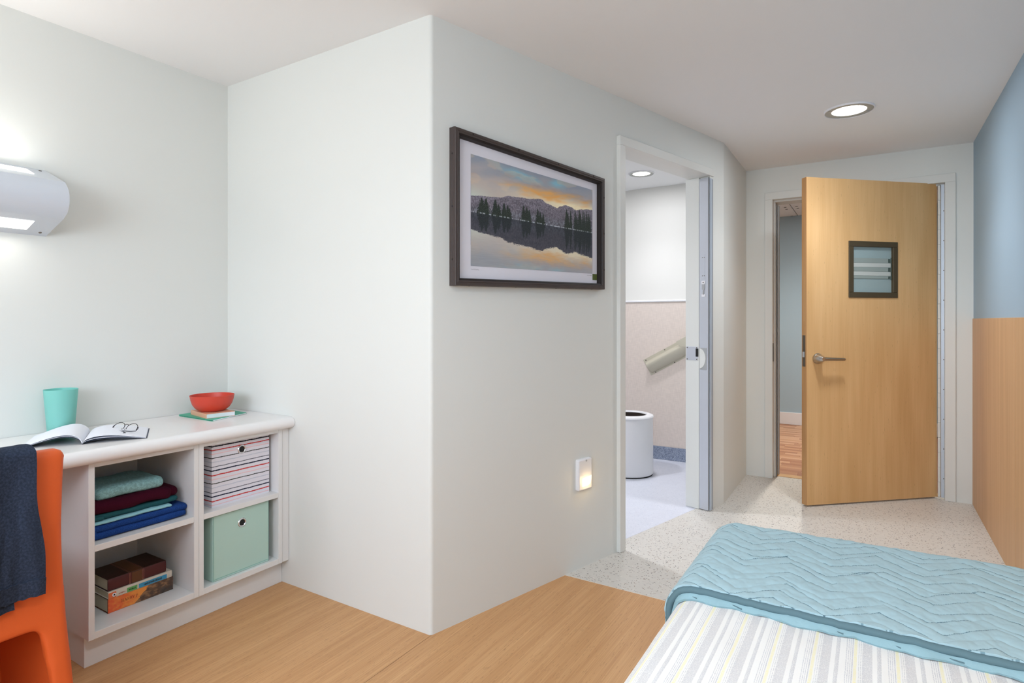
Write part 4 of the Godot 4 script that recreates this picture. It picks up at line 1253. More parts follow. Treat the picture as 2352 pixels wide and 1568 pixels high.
func storage_boxes() -> void:
	# striped box
	var w := 384
	var h := 384
	var im := Image.create(w, h, false, Image.FORMAT_RGB8)
	im.fill(rgb(226, 224, 232))
	var n := FastNoiseLite.new()
	n.seed = 3
	n.frequency = 0.012
	var n2 := FastNoiseLite.new()
	n2.seed = 5
	n2.frequency = 0.2
	var lines := [[0.037, 4.2, rgb(30, 28, 36)], [0.097, 3.6, rgb(196, 56, 56)], [0.157, 3.0, rgb(234, 196, 200)], [0.222, 2.8, rgb(58, 60, 56)], [0.286, 3.0, rgb(198, 202, 214)], [0.36, 2.6, rgb(92, 94, 104)], [0.42, 4.0, rgb(34, 36, 56)], [0.495, 3.8, rgb(200, 60, 58)], [0.56, 3.0, rgb(234, 196, 200)], [0.624, 2.8, rgb(54, 60, 54)], [0.69, 3.0, rgb(196, 200, 214)], [0.768, 2.6, rgb(96, 98, 108)], [0.832, 4.0, rgb(34, 36, 58)], [0.9, 3.8, rgb(202, 62, 60)], [0.963, 3.0, rgb(234, 196, 200)]]
	for l in lines:
		for x in w:
			var yc: float = l[0] * h + 2.2 * n.get_noise_2d(x, l[0] * 900.0)
			var th: float = l[1] * 1.7 * (1.0 + 0.5 * n2.get_noise_2d(x, l[0] * 500.0))
			for y in range(maxi(0, int(yc - th)), mini(h, int(yc + th) + 1)):
				var a := clampf(th / 2.0 - absf(y + 0.5 - yc) + 0.5, 0, 1)
				im.set_pixel(x, y, im.get_pixel(x, y).lerp(l[2], a))
	var sm := mat("striped paper", Color.WHITE, 0.75, 0.0, 0.25)
	sm.albedo_texture = ImageTexture.create_from_image(im)
	for k in 2:
		var d0: float = [1.390, 1.378][k]; var d1: float = [1.658, 1.636][k]
		var x1: float = [-2.311, -2.283][k]
		var y0: float = [0.431, 0.135][k]; var y1: float = [0.692, 0.404][k]
		var t := thing("storage_box", ["white storage box with thin red, black and pink stripes in the upper right cubby", "plain mint green storage box in the lower right cubby"][k], "storage box", v3((x1 + -2.62) / 2, y0, (d0 + d1) / 2), 0.0, "storage boxes in the cabinet")
		var hw := (x1 + 2.62) / 2; var hd := (d1 - d0) / 2; var hh := y1 - y0
		if k == 0:
			var st := start()
			uv_box(st, Vector3(-hw, 0, -hd), Vector3(hw, hh, hd))
			put("body", done(st), sm, t)
		else:
			put("body", boxed(Vector3(-hw, 0, -hd), Vector3(hw, hh, hd), 0.003), M["box mint"], t)
			for e in [[-hd + 0.001, -hd + 0.004], [hd - 0.004, hd - 0.001]]:
				put("edge_seam", boxed(Vector3(hw - 0.001, 0.003, e[0]), Vector3(hw + 0.0008, hh - 0.004, e[1]), 0.0004), M["box mint edge"], t)
			put("edge_seam", boxed(Vector3(hw - 0.001, 0.008, -hd + 0.004), Vector3(hw + 0.0008, 0.011, hd - 0.004), 0.0004), M["box mint edge"], t)
		var gx := Transform3D(Basis(Vector3(0, 0, 1), -PI / 2), Vector3(hw, [0.218, 0.209][k], 0.0))
		var g := put("grommet", lathed([Vector2(0.0125, 0.0), Vector2(0.0125, 0.002), Vector2(0.0145, 0.0038), Vector2(0.0175, 0.0036), Vector2(0.0195, 0.0015), Vector2(0.0197, 0.0)], 32, gx), M["chrome"], t)
		put("hole", lathed([Vector2(0, 0.0008), Vector2(0.0127, 0.0008), Vector2(0.0127, 0.0)], 24, gx), M["black"], g)

func folded_clothes() -> void:
	var n := FastNoiseLite.new()
	n.seed = 31
	n.frequency = 9.0
	n.fractal_octaves = 3
	var fold := func(amp: float, ph: float, sagl: float) -> Callable:
		return func(p: Vector3) -> Vector3:
			var q := p
			q.y += amp * n.get_noise_3d(p.x + ph, p.y * 0.4, p.z) + sagl * p.z * p.z * 6.0
			q.x += amp * 0.9 * n.get_noise_3d(p.x * 0.5, p.y * 2.0 + ph, p.z * 1.2)
			q.z += amp * 0.6 * n.get_noise_3d(p.x + ph * 2.0, p.y * 2.0, p.z * 0.5)
			return q
	# [name, label, material, base y, [layers of half height], d centre, half d, x centre, half x, radius, wobble]
	var y := 0.4312
	var t := thing("folded_towel", "royal blue terry towel folded at the bottom of the clothes stack", "towel", v3(-2.425, y, 1.118))
	for k in 2:
		var o := put("fold", soft_block(Vector3(0.122, 0.0125, [0.168, 0.170][k]), 0.0125, 14, fold.call(0.004, k * 3.0, 0.0)), M["terry blue"], t)
		o.position = Vector3([0.0, -0.004][k], [0.0145, 0.0375][k], [0.002, -0.002][k])
	put("fold_end", soft_block(Vector3(0.118, 0.0225, 0.016), 0.0145, 8, fold.call(0.002, 9.0, 0.0)), M["terry blue"], t).position = Vector3(0, 0.026, 0.158)
	t = thing("folded_shirt", "pale aqua thin shirt folded on the royal blue towel", "shirt", v3(-2.43, 0.4815, 1.09), 0.0, "folded clothes in the upper left cubby")
	put("fold", soft_block(Vector3(0.12, 0.0055, 0.142), 0.0055, 12, fold.call(0.0035, 5.0, 0.0)), M["cotton aqua"], t).position = Vector3(0, 0.006, 0)
	for k in 3:
		put("sleeve_fold", soft_block(Vector3(0.03, 0.003, 0.018), 0.003, 6, fold.call(0.002, 11.0 + k, 0.0)), M["cotton aqua"], t).position = Vector3(0.086 - k * 0.006, 0.004 + k * 0.005, 0.138 - k * 0.006)
	t = thing("folded_shirt", "dark teal shirt folded between the maroon and pale aqua clothes", "shirt", v3(-2.445, 0.4935, 1.112), 0.0, "folded clothes in the upper left cubby")
	put("fold", soft_block(Vector3(0.12, 0.0105, 0.152), 0.0105, 12, fold.call(0.005, 7.0, 0.0)), M["jersey teal"], t).position = Vector3(0, 0.0105, 0)
	put("cuff", soft_block(Vector3(0.04, 0.008, 0.022), 0.008, 8, fold.call(0.003, 2.0, 0.0)), M["jersey teal"], t).position = Vector3(0.09, 0.009, 0.135)
	t = thing("folded_sweatshirt", "dark maroon sweatshirt folded in the middle of the clothes stack", "sweatshirt", v3(-2.44, 0.513, 1.108), 0.0, "folded clothes in the upper left cubby")
	put("fold", soft_block(Vector3(0.125, 0.0225, 0.145), 0.021, 14, fold.call(0.008, 13.0, 0.0)), M["jersey maroon"], t).position = Vector3(0, 0.022, 0.014)
	put("sleeve_fold", soft_block(Vector3(0.11, 0.019, 0.03), 0.018, 10, fold.call(0.004, 15.0, 0.0)), M["jersey maroon"], t).position = Vector3(-0.002, 0.019, -0.132)
	t = thing("folded_blanket", "light teal crinkled cloth folded on top of the clothes stack", "blanket", v3(-2.45, 0.556, 1.09), 0.0, "folded clothes in the upper left cubby")
	put("fold", soft_block(Vector3(0.115, 0.0205, 0.118), 0.0195, 16, fold.call(0.007, 21.0, 0.0)), M["seersucker teal"], t).position = Vector3(0, 0.021, -0.01)
	put("inner_fold", soft_block(Vector3(0.09, 0.012, 0.03), 0.0115, 8, fold.call(0.004, 23.0, 0.0)), M["seersucker teal"], t).position = Vector3(-0.01, 0.016, 0.115)

func text(called: String, s: String, size: float, at: Vector3, m: Material, parent: Node, serif := true) -> void:
	var tm := TextMesh.new()
	var f := SystemFont.new()
	f.font_names = PackedStringArray(["Droid Serif" if serif else "Droid Sans"])
	tm.font = f
	tm.text = s
	tm.font_size = 32
	tm.pixel_size = size / 32.0
	tm.depth = 0.0004
	tm.curve_step = 2.0
	var o := put(called, tm, m, parent)
	o.transform = Transform3D(Basis(Vector3.UP, PI / 2), at)

# A closed book lying flat, spine towards +x; origin under the spine's near end, length along -z
func lying_book(called: String, label: String, at: Vector3, ln: float, th: float, dp: float, cover: Material, spine: Material, round: float, turn := 0.0) -> Node3D:
	var t := thing(called, label, "book", at, turn, "books in the lower left cubby")
	var bd := 0.0025
	put("cover_board", boxed(Vector3(-dp, th - bd, -ln), Vector3(-0.002, th, 0), 0.0008), cover, t)
	put("cover_board", boxed(Vector3(-dp, 0, -ln), Vector3(-0.002, bd, 0), 0.0008), cover, t)
	put("page_block", boxed(Vector3(-dp + 0.004, bd, -ln + 0.003), Vector3(-0.004, th - bd, -0.003), 0.0), M["book cream"], t)
	var st := start()
	var prof := []
	for i in 9:
		var a := -PI / 2 + PI * i / 8.0
		prof.append(Vector2(-0.003 + round * cos(a), th / 2 + th / 2 * sin(a)))
	for i in 8:
		st.set_smooth_group(2)
		var a: Vector2 = prof[i]; var b: Vector2 = prof[i + 1]
		for e in 1: quad(st, Vector3(a.x, a.y, 0), Vector3(a.x, a.y, -ln), Vector3(b.x, b.y, -ln), Vector3(b.x, b.y, 0), Vector3(-0.02, th / 2, -ln / 2))
		st.set_smooth_group(-1)
		for z in [0.0, -ln]: tri(st, Vector3(-0.004, th / 2, z), Vector3(a.x, a.y, z), Vector3(b.x, b.y, z), Vector3(-0.003, th / 2, -ln / 2))
	put("spine", done(st), spine, t)
	return t

func shelf_books() -> void:
	# thick book with an orange to brown jacket
	var w := 256
	var h := 64
	var im := Image.create(w, h, false, Image.FORMAT_RGB8)
	var n := FastNoiseLite.new()
	n.seed = 6
	n.frequency = 0.03
	for y in h:
		for x in w:
			var k := n.get_noise_2d(x, y * 1.6)
			var c := rgb(226, 96, 52).lerp(rgb(238, 150, 66), clampf(x / 110.0 + k * 0.8, 0, 1))
			var cut := 128.0 - (y - 32.0) * 0.9 + 10.0 * k
			if x > cut: c = rgb(150, 110, 76).lerp(rgb(82, 62, 50), clampf(0.5 + k * 1.6 + (x - cut) / 400.0, 0, 1))
			if x > 200 and y > 40 + 20 * k: c = c.lerp(rgb(58, 58, 60), 0.6)
			im.set_pixel(x, y, c)
	var jm := mat("jacket print", Color.WHITE, 0.45)
	jm.albedo_texture = ImageTexture.create_from_image(im)
	var t := lying_book("thick_book", "thick book with orange and brown spine at the bottom of the pile", v3(-2.366, 0.1352, 1.031), 0.232, 0.052, 0.165, M["leather tan"], jm, 0.002)
	var st := start()
	st.set_smooth_group(-1)
	var q := [Vector3(0.0005, 0.0515, -0.0005), Vector3(0.0005, 0.0515, -0.2315), Vector3(0.0005, 0.0005, -0.2315), Vector3(0.0005, 0.0005, -0.0005)]
	var uv := [Vector2(0, 0), Vector2(1, 0), Vector2(1, 1), Vector2(0, 1)]
	for i in [0, 2, 1, 0, 3, 2]:
		st.set_uv(uv[i]); st.add_vertex(q[i])
	put("jacket", done(st), jm, t)
	text("lettering", "HARRY P", 0.0135, Vector3(0.0008, 0.029, -0.073), M["ink orange"] if M.has("ink orange") else M["leather tan"], t)
	# thin white book with green and blue label fields
	t = lying_book("thin_book", "thin white book with green and blue labels between the two thicker books", v3(-2.362, 0.1875, 1.031), 0.226, 0.026, 0.16, M["spine white"], M["spine white"], 0.002)
	put("orange_label", boxed(Vector3(-0.0008, 0.001, -0.026), Vector3(0.0004, 0.022, -0.0005), 0.0002), M["spine orange"], t)
	put("logo_disc", lathed([Vector2(0, 0.0009), Vector2(0.0065, 0.0009), Vector2(0.0065, 0)], 16, Transform3D(Basis(Vector3(0, 0, 1), -PI / 2), Vector3(0.0002, 0.0115, -0.019))), M["paper"], t)
	put("logo_dot", lathed([Vector2(0, 0.0012), Vector2(0.0032, 0.0012), Vector2(0.0032, 0)], 12, Transform3D(Basis(Vector3(0, 0, 1), -PI / 2), Vector3(0.0002, 0.0115, -0.019))), M["ink"], t)
	put("green_label", boxed(Vector3(-0.0008, 0.002, -0.098), Vector3(0.0004, 0.018, -0.063), 0.0002), M["spine green"], t)
	put("blue_label", boxed(Vector3(-0.0008, 0.002, -0.206), Vector3(0.0004, 0.018, -0.104), 0.0002), M["spine blue"], t)
	var r := RandomNumberGenerator.new()
	r.seed = 8
	for b in [[0.034, 0.055, 0.004, "gold line"], [0.069, 0.092, 0.006, "ink"], [0.122, 0.186, 0.008, "ink"]]:
		st = start()
		var z: float = b[0]
		while z < b[1]:
			var wd := r.randf_range(0.0015, 0.0035)
			box(st, Vector3(0.0003, 0.010 - b[2] / 2, -z - wd), Vector3(0.0006, 0.010 + b[2] / 2 * r.randf_range(0.5, 1.0), -z), 0.0)
			z += wd + 0.0012
		put("print_marks", done(st), M[b[3]], t)
	# maroon bound book with a tan band
	t = lying_book("leather_book", "maroon leather-bound book with a tan band on top of the pile", v3(-2.368, 0.2138, 1.032), 0.205, 0.044, 0.15, M["leather dark"], M["leather maroon"], 0.004)
	put("tan_band", boxed(Vector3(-0.15, 0.0436, -0.116), Vector3(-0.001, 0.0446, -0.08), 0.0003), M["leather tan"], t)
	put("tan_label", boxed(Vector3(-0.002, 0.002, -0.116), Vector3(0.0016, 0.042, -0.08), 0.0004), M["leather tan"], t)
	for z in [0.072, 0.076, 0.118, 0.122]:
		put("gold_line", boxed(Vector3(-0.0015, 0.002, -z - 0.001), Vector3(0.0015, 0.042, -z), 0.0002), M["gold line"], t)
		put("gold_line", boxed(Vector3(-0.15, 0.0436, -z - 0.0009), Vector3(-0.001, 0.0445, -z), 0.0002), M["gold line"], t)


# ------------------------------------------------------------------ things on the desk
func desk_things() -> void:
	# tumbler
	var t := thing("tumbler", "translucent turquoise plastic tumbler standing behind the open notebook", "cup", v3(-2.663, DESK, 0.998))
	put("body", lathed([Vector2(0, 0.0005), Vector2(0.040, 0.0005), Vector2(0.0425, 0.003), Vector2(0.0545, 0.171), Vector2(0.0538, 0.1718), Vector2(0.0528, 0.171), Vector2(0.041, 0.006), Vector2(0, 0.005)], 48), M["cup plastic"], t)

	# open notebook: spine runs away from the viewer, pages arch up on both sides
	t = thing("open_notebook", "open notebook with blank white pages lying on the desk", "notebook", v3(-2.363, DESK, 0.949))
	var back := Vector2(-0.88, 0.475) * 0.225
	var right := Vector2(0.074, 0.173)
	var left := Vector2(-0.100, -0.142)
	var h_r := func(s: float) -> float: return 0.0045 + 0.019 * sin(PI * pow(s, 0.62)) + 0.003 * (1.0 - s)
	var h_l := func(s: float) -> float: return 0.0045 + 0.033 * sin(PI * pow(s, 0.56))
	var page := func(dir: Vector2, hf: Callable, lift: float, scale: float) -> Callable:
		return func(u: float, v: float) -> Vector3:
			var p := dir * u * scale + back * (0.0 + v)
			return Vector3(p.x, maxf(0.0008, float(hf.call(u)) * (1.0 + 0.12 * v) + lift), -p.y)
	put("page_block", sheet(36, 8, page.call(right, h_r, 0.0, 1.0), 0.0012), M["paper"], t)
	put("page_block", sheet(36, 8, page.call(left, h_l, 0.0, 1.0), 0.0012, true), M["paper"], t)
	put("loose_page", sheet(36, 8, page.call(right, func(s: float) -> float: return float(h_r.call(s)) * 0.72 + 0.0006, -0.0012, 1.01), 0.0008), M["paper"], t)
	put("loose_page", sheet(36, 8, page.call(left, func(s: float) -> float: return float(h_l.call(s)) * 0.9 + 0.0006, -0.0016, 0.99), 0.0008, true), M["paper"], t)
	put("cover", sheet(36, 8, page.call(right, func(s: float) -> float: return float(h_r.call(s)) * 0.62 - 0.001, -0.0016, 1.03), 0.0006), M["notebook cover"], t)
	put("cover", sheet(36, 8, page.call(left, func(s: float) -> float: return float(h_l.call(s)) * 0.86 - 0.001, -0.0024, 1.0), 0.0006, true), M["notebook cover"], t)

	# eyeglasses lying folded on the right page
	var gx := Vector3(0.978, 0, -0.208)
	t = thing("eyeglasses", "pair of thin dark eyeglasses folded on the notebook's right page", "eyeglasses", v3(-2.412, DESK + 0.0165, 1.112))
	t.basis = Basis(gx, Vector3.UP, gx.cross(Vector3.UP))
	var rim := func(cx: float, full: bool) -> Array:
		var p := []
		var n := 24
		var a0 := -0.35 if not full else 0.0
		var a1 := PI + 0.35 if not full else TAU
		for i in n + 1:
			var a := lerpf(a0, a1, float(i) / n)
			var y := 0.014 + 0.0145 * sin(a)
			p.append(Vector3(cx + 0.027 * cos(a), y, 0.012 - y * 0.75))
		return p
	for c in [-0.034, 0.034]:
		put("rim", tubed(rim.call(c, false), 0.0011, 0.0011, 8), M["lens frame"], t)
		var lens := start()
		lens.set_smooth_group(1)
		var pts: Array = rim.call(c, true)
		for i in pts.size() - 1: tri(lens, Vector3(c, 0.014, 0.0015), pts[i], pts[i + 1], Vector3(c, -0.2, -0.5))
		put("lens", done(lens), M["clear glass"], t)
	put("bridge", tubed([Vector3(-0.009, 0.021, -0.0035), Vector3(-0.004, 0.0245, -0.006), Vector3(0.004, 0.0245, -0.006), Vector3(0.009, 0.021, -0.0035)], 0.0011, 0.0011, 8), M["lens frame"], t)
	for s in [-1.0, 1.0]:
		put("nose_pad", lathed([Vector2(0, 0), Vector2(0.002, 0.0005), Vector2(0.0025, 0.004), Vector2(0, 0.007)], 10, Transform3D(Basis.IDENTITY, Vector3(s * 0.008, 0.006, 0.010))), M["chrome"], t)
	put("temple", tubed([Vector3(0.0625, 0.019, -0.003), Vector3(0.066, 0.012, 0.003), Vector3(0.064, 0.006, 0.010), Vector3(0.04, 0.004, 0.014), Vector3(0.0, 0.004, 0.016), Vector3(-0.04, 0.004, 0.018), Vector3(-0.07, 0.003, 0.022), Vector3(-0.082, 0.0035, 0.026)], 0.0013, 0.0024, 8), M["temple tip"], t)
	put("temple", tubed([Vector3(-0.0625, 0.019, -0.003), Vector3(-0.066, 0.011, 0.003), Vector3(-0.06, 0.006, 0.010), Vector3(-0.03, 0.005, 0.019), Vector3(0.0, 0.0045, 0.024), Vector3(0.03, 0.004, 0.030), Vector3(0.046, 0.003, 0.037), Vector3(0.048, 0.003, 0.046)], 0.0013, 0.0026, 8), M["temple tip"], t)

	# folder, paperback and bowl in the corner
	t = thing("green_folder", "flat green folder with white papers lying under the small book", "folder", v3(-2.6, DESK, 1.57))
	var poly := PackedVector2Array()
	for c in [[Vector2(-0.115, -0.105), 0.03], [Vector2(0.17, -0.107), 0.004], [Vector2(0.102, 0.105), 0.004], [Vector2(-0.118, 0.118), 0.004]]:
		poly.append(c[0])
	var rp := PackedVector2Array()
	for i in 4:
		var p := poly[i]; var a := (poly[(i + 3) % 4] - p).normalized(); var b := (poly[(i + 1) % 4] - p).normalized()
		var r: float = 0.035 if i == 0 else 0.005
		for k in 6:
			var f := k / 5.0
			rp.append((p + a * r).lerp(p, f).lerp(p.lerp(p + b * r, f), f))
	var flat := Transform3D(Basis(Vector3(1, 0, 0), Vector3(0, 0, -1), Vector3(0, 1, 0)), Vector3.ZERO)
	put("back_cover", plated(rp, 0.0012, 0.0004, flat), M["folder green"], t)
	put("papers", plated(PackedVector2Array([Vector2(-0.08, -0.09), Vector2(0.162, -0.098), Vector2(0.1025, 0.098), Vector2(-0.1, 0.1)]), 0.0022, 0.0004, flat.translated(Vector3(0.006, 0.0012, 0))), M["folder paper"], t)
	put("front_cover", plated(rp, 0.0012, 0.0004, flat.translated(Vector3(-0.004, 0.0034, 0))), M["folder green"], t)

	t = thing("paperback", "small peach paperback under the red bowl", "book", v3(-2.5675, DESK + 0.0047, 1.5495))
	var bx := Vector3(-0.178, 0, -0.032).normalized()
	t.basis = Basis(bx, Vector3.UP, bx.cross(Vector3.UP))
	# local x from the near right corner along the spine; z towards the room corner
	put("cover_board", boxed(Vector3(-0.091, 0.0185, -0.062), Vector3(0.091, 0.0200, 0.062), 0.0005), M["paperback peach"], t)
	put("cover_board", boxed(Vector3(-0.091, 0.0, -0.062), Vector3(0.091, 0.0015, 0.062), 0.0005), M["paperback peach"], t)
	var sgn := 1.0 if (t.basis * Vector3(0, 0, 1)).z > 0 else -1.0
	put("spine", boxed(Vector3(-0.091, 0.001, sgn * 0.0605), Vector3(0.091, 0.019, sgn * 0.0622), 0.0005), M["paperback peach"], t)
	put("page_block", boxed(Vector3(-0.09, 0.0015, -0.0605), Vector3(0.09, 0.0185, 0.0605), 0.0), M["folder paper"], t)

	t = thing("bowl", "red-orange plastic bowl on top of the small peach book", "bowl", v3(-2.569, DESK + 0.0248, 1.5475))
	put("body", lathed([Vector2(0, 0.0), Vector2(0.045, 0.0), Vector2(0.056, 0.004), Vector2(0.071, 0.015), Vector2(0.082, 0.032), Vector2(0.0885, 0.052), Vector2(0.0915, 0.069), Vector2(0.0925, 0.0715), Vector2(0.0915, 0.0728), Vector2(0.0895, 0.0718), Vector2(0.0865, 0.052), Vector2(0.080, 0.034), Vector2(0.069, 0.018), Vector2(0.054, 0.008), Vector2(0, 0.006)], 56), M["bowl red"], t)


# ------------------------------------------------------------------ chair with sweater
func lin(pts: Array, x: float) -> float:
	for i in pts.size() - 1:
		if x <= pts[i + 1].x: return lerpf(pts[i].y, pts[i + 1].y, clampf((x - pts[i].x) / (pts[i + 1].x - pts[i].x), 0, 1))
	return pts[-1].y

func smax(a: float, b: float, k: float) -> float:
	var h := maxf(k - absf(a - b), 0.0) / k
	return maxf(a, b) + h * h * k * 0.25

func chair() -> void:
	var half := [Vector2(0, 0.300), Vector2(0.1, 0.292), Vector2(0.187, 0.285), Vector2(0.28, 0.278), Vector2(0.374, 0.271), Vector2(0.45, 0.266), Vector2(0.52, 0.262), Vector2(0.58, 0.26), Vector2(0.64, 0.259), Vector2(0.75, 0.262), Vector2(0.86, 0.267)]
	var rear := [Vector2(0, 0.25), Vector2(0.1, 0.239), Vector2(0.2, 0.23), Vector2(0.3, 0.224), Vector2(0.4, 0.22), Vector2(0.86, 0.22)]
	var rbox := func(q: Vector3, r: float) -> float:
		var m := q + Vector3.ONE * r
		return Vector3(maxf(m.x, 0), maxf(m.y, 0), maxf(m.z, 0)).length() + minf(maxf(m.x, maxf(m.y, m.z)), 0.0) - r
	var sdf := func(p: Vector3) -> float:
		var w := lin(half, p.y)
		var xr := lin(rear, p.y)
		var az := absf(p.z)
		# lower body
		var body: float = rbox.call(Vector3(absf(p.x - (xr - 0.25) / 2.0) - (xr + 0.25) / 2.0, absf(p.y - 0.232) - 0.232, az - w), 0.02)
		var hollow := maxf(maxf(absf(p.x - (xr - 0.25) / 2.0) - (xr + 0.25) / 2.0 + 0.04, p.y - 0.41), az - w + 0.04)
		var hz := lerpf(0.262, 0.206, clampf(p.y / 0.378, 0, 1))
		var cut := smax(smax(az - hz, p.y - 0.372, 0.03), -p.x, 0.03)
		body = smax(body, -hollow, 0.012)
		body = smax(body, -cut, 0.016)
		# back
		var back: float = rbox.call(Vector3(absf(p.x - xr + 0.03) - 0.03, absf(p.y - 0.625) - 0.222, az - w), 0.018)
		return minf(body, back)
	var t := thing("chair", "orange moulded plastic chair pulled up to the desk", "chair", v3(-2.12, 0.0, 0.46))
	put("shell", nets(Vector3(-0.28, -0.01, -0.32), Vector3(0.28, 0.88, 0.32), 0.011, sdf), M["orange plastic"], t)

	# sweater hung over the back: a path over the top of the back, widened along the room
	var s := thing("sweater", "dark navy heather sweater hung over the orange chair's back", "sweater", v3(-1.9, 0.53, 0.4))
	var n := FastNoiseLite.new()
	n.seed = 14
	n.frequency = 3.2
	n.fractal_octaves = 3
	var drape := func(vv: float) -> Vector2:      # (x from the chair's rear face, height) along the path
		var front := 0.22
		var over := 0.11
		var L := front + over + 0.335
		var q := vv * L
		if q < front: return Vector2(-0.072, 0.848 - front + q)
		if q < front + over:
			var a := PI * (q - front) / over
			return Vector2(-0.029 - 0.043 * cos(a), 0.848 + 0.018 * sin(a))
		return Vector2(0.014, 0.848 - (q - front - over))
	var f := func(u: float, v: float) -> Vector3:
		var p: Vector2 = drape.call(v)
		var down := clampf((v - 0.5) / 0.5, 0, 1)
		var d := lerpf(0.17, 0.6465 + 0.02 * down + 0.004 * sin(v * 16.0), u)
		var k := n.get_noise_2d(d * 2.6 + 1.3, p.y * 0.7)
		var deep := (0.006 + 0.020 * down) * (1.0 - 0.55 * pow(u, 8.0))
		var x := p.x + deep * (0.55 + k * 1.1 + 0.35 * sin(d * 46.0 + p.y * 3.0)) * (1.0 if v > 0.42 else -0.35)
		var y := p.y + (0.006 * n.get_noise_2d(d * 4.0, 7.0)) * down + (0.010 * maxf(0.0, k) if absf(v - 0.41) < 0.1 else 0.0)
		return Vector3(x, y - 0.53, -(d - 0.4))
	put("body", sheet(90, 90, f, 0.004, false), M["sweater navy"], s)
	var hem := func(u: float, v: float) -> Vector3:
		var p: Vector3 = f.call(u * 0.997 + 0.0015, 1.0)
		return p + Vector3(0.003 - 0.004 * v, 0.008 - 0.045 * v + 0.001 * sin(u * 420.0), 0)
	put("hem", sheet(90, 8, hem, 0.006, false), M["sweater navy"], s)
	var sleeve := func(u: float, v: float) -> Vector3:
		var d := lerpf(0.43, 0.600 + 0.006 * v, u)
		return Vector3(0.012 + 0.010 * sin(u * PI) + 0.004 * sin(u * 19.0), 0.03 - 0.105 * v, -(d - 0.4))
	put("sleeve", sheet(30, 16, sleeve, 0.006, false), M["sweater navy"], s)


# ------------------------------------------------------------------ bed
func bed() -> void:
	var t := thing("bed_base", "bed platform under the striped mattress", "bed")
	put("platform", block(-0.385, 0.545, 0.05, 0.352, -0.02, 1.965, 0.012), M["bed base"], t)
	put("plinth", block(-0.33, 0.5, 0.0, 0.0505, 0.05, 1.9, 0.004), M["bed base"], t)

	# striped sheet stretched over the mattress: arc length across the bed, then along it
	var m := thing("mattress", "mattress in a white sheet with grey and yellow stripes", "mattress")
	put("core", block(-0.405, 0.54, 0.3525, 0.485, 0.0, 1.98, 0.02), M["paper"], m)
	var pw := 147
	var im := Image.create(pw, 64, false, Image.FORMAT_RGB8)
	var r := RandomNumberGenerator.new()
	r.seed = 90
	# bands inside one repeat of 73.5 mm, in half millimetres: [from, to, colour, dotted share]
	var bands := [[0, 11, rgb(246, 238, 196), 0.75], [14, 18, rgb(190, 190, 194), 0.6], [22, 25, rgb(196, 196, 200), 0.55], [29, 32, rgb(192, 192, 196), 0.55], [36, 39, rgb(196, 196, 200), 0.55], [62, 76, rgb(208, 207, 208), 0.7], [93, 128, rgb(210, 208, 208), 0.7], [131, 134, rgb(200, 199, 200), 0.5], [138, 141, rgb(204, 203, 204), 0.45]]
	for y in 64:
		for x in pw:
			var c := rgb(244, 242, 238)
			for b in bands:
				if x >= b[0] and x < b[1] and r.randf() < b[3]: c = (b[2] as Color).lerp(rgb(232, 231, 232), 0.25 if (x + y) % 3 == 0 else 0.0)
			im.set_pixel(x, y, c)
	var sm := mat("striped sheet", Color.WHITE, 0.9, 0.0, 0.2)
	sm.albedo_texture = ImageTexture.create_from_image(im)
	var arc := 0.93 + 0.145
	sm.uv1_scale = Vector3(arc / 0.0735, 2.03 / 0.05, 1)
	sm.uv1_offset = Vector3((0.543 + 0.325) / -0.0735 + 12.0 + 0.04, 0, 0)
	bumpy(sm, 256, 0.12, 77, 0.02)
	var wn := FastNoiseLite.new()
	wn.seed = 17
	wn.frequency = 5.0
	var top := func(u: float, v: float) -> Vector3:
		var q := curl(u * arc - 0.918, 0.05)
		var d := 2.0 * v
		var e := curl(d - 1.96, 0.035)
		return Vector3(-0.375 - q.x, 0.505 - q.y - e.y + 0.002 * wn.get_noise_2d(u * 2.0, v * 2.0) + 0.0015 * wn.get_noise_2d(u * 9.0, v * 3.0), -(1.96 + e.x))
	put("sheet", sheet(140, 110, top, 0.003, false), sm, m)

	quilt()

func curl(s: float, r: float) -> Vector2:      # runs flat, then turns down over an edge: (along, drop)
	if s < 0.0: return Vector2(s, 0)
	if s < r * PI / 2: return Vector2(r * sin(s / r), r * (1.0 - cos(s / r)))
	return Vector2(r, r + s - r * PI / 2)

func zig(k: int, a: float) -> float:           # quilting line k at distance a across the bed: zigzag rows
	var per := 0.207
	var ph := fposmod(a + 0.012 * sin(k * 2.3), per) / per
	var tri_w := 1.0 - absf(ph * 2.0 - 1.0)
	return k * 0.045 + (0.080 + 0.012 * sin(k * 1.7)) * tri_w + 0.007 * sin(k * 5.1)

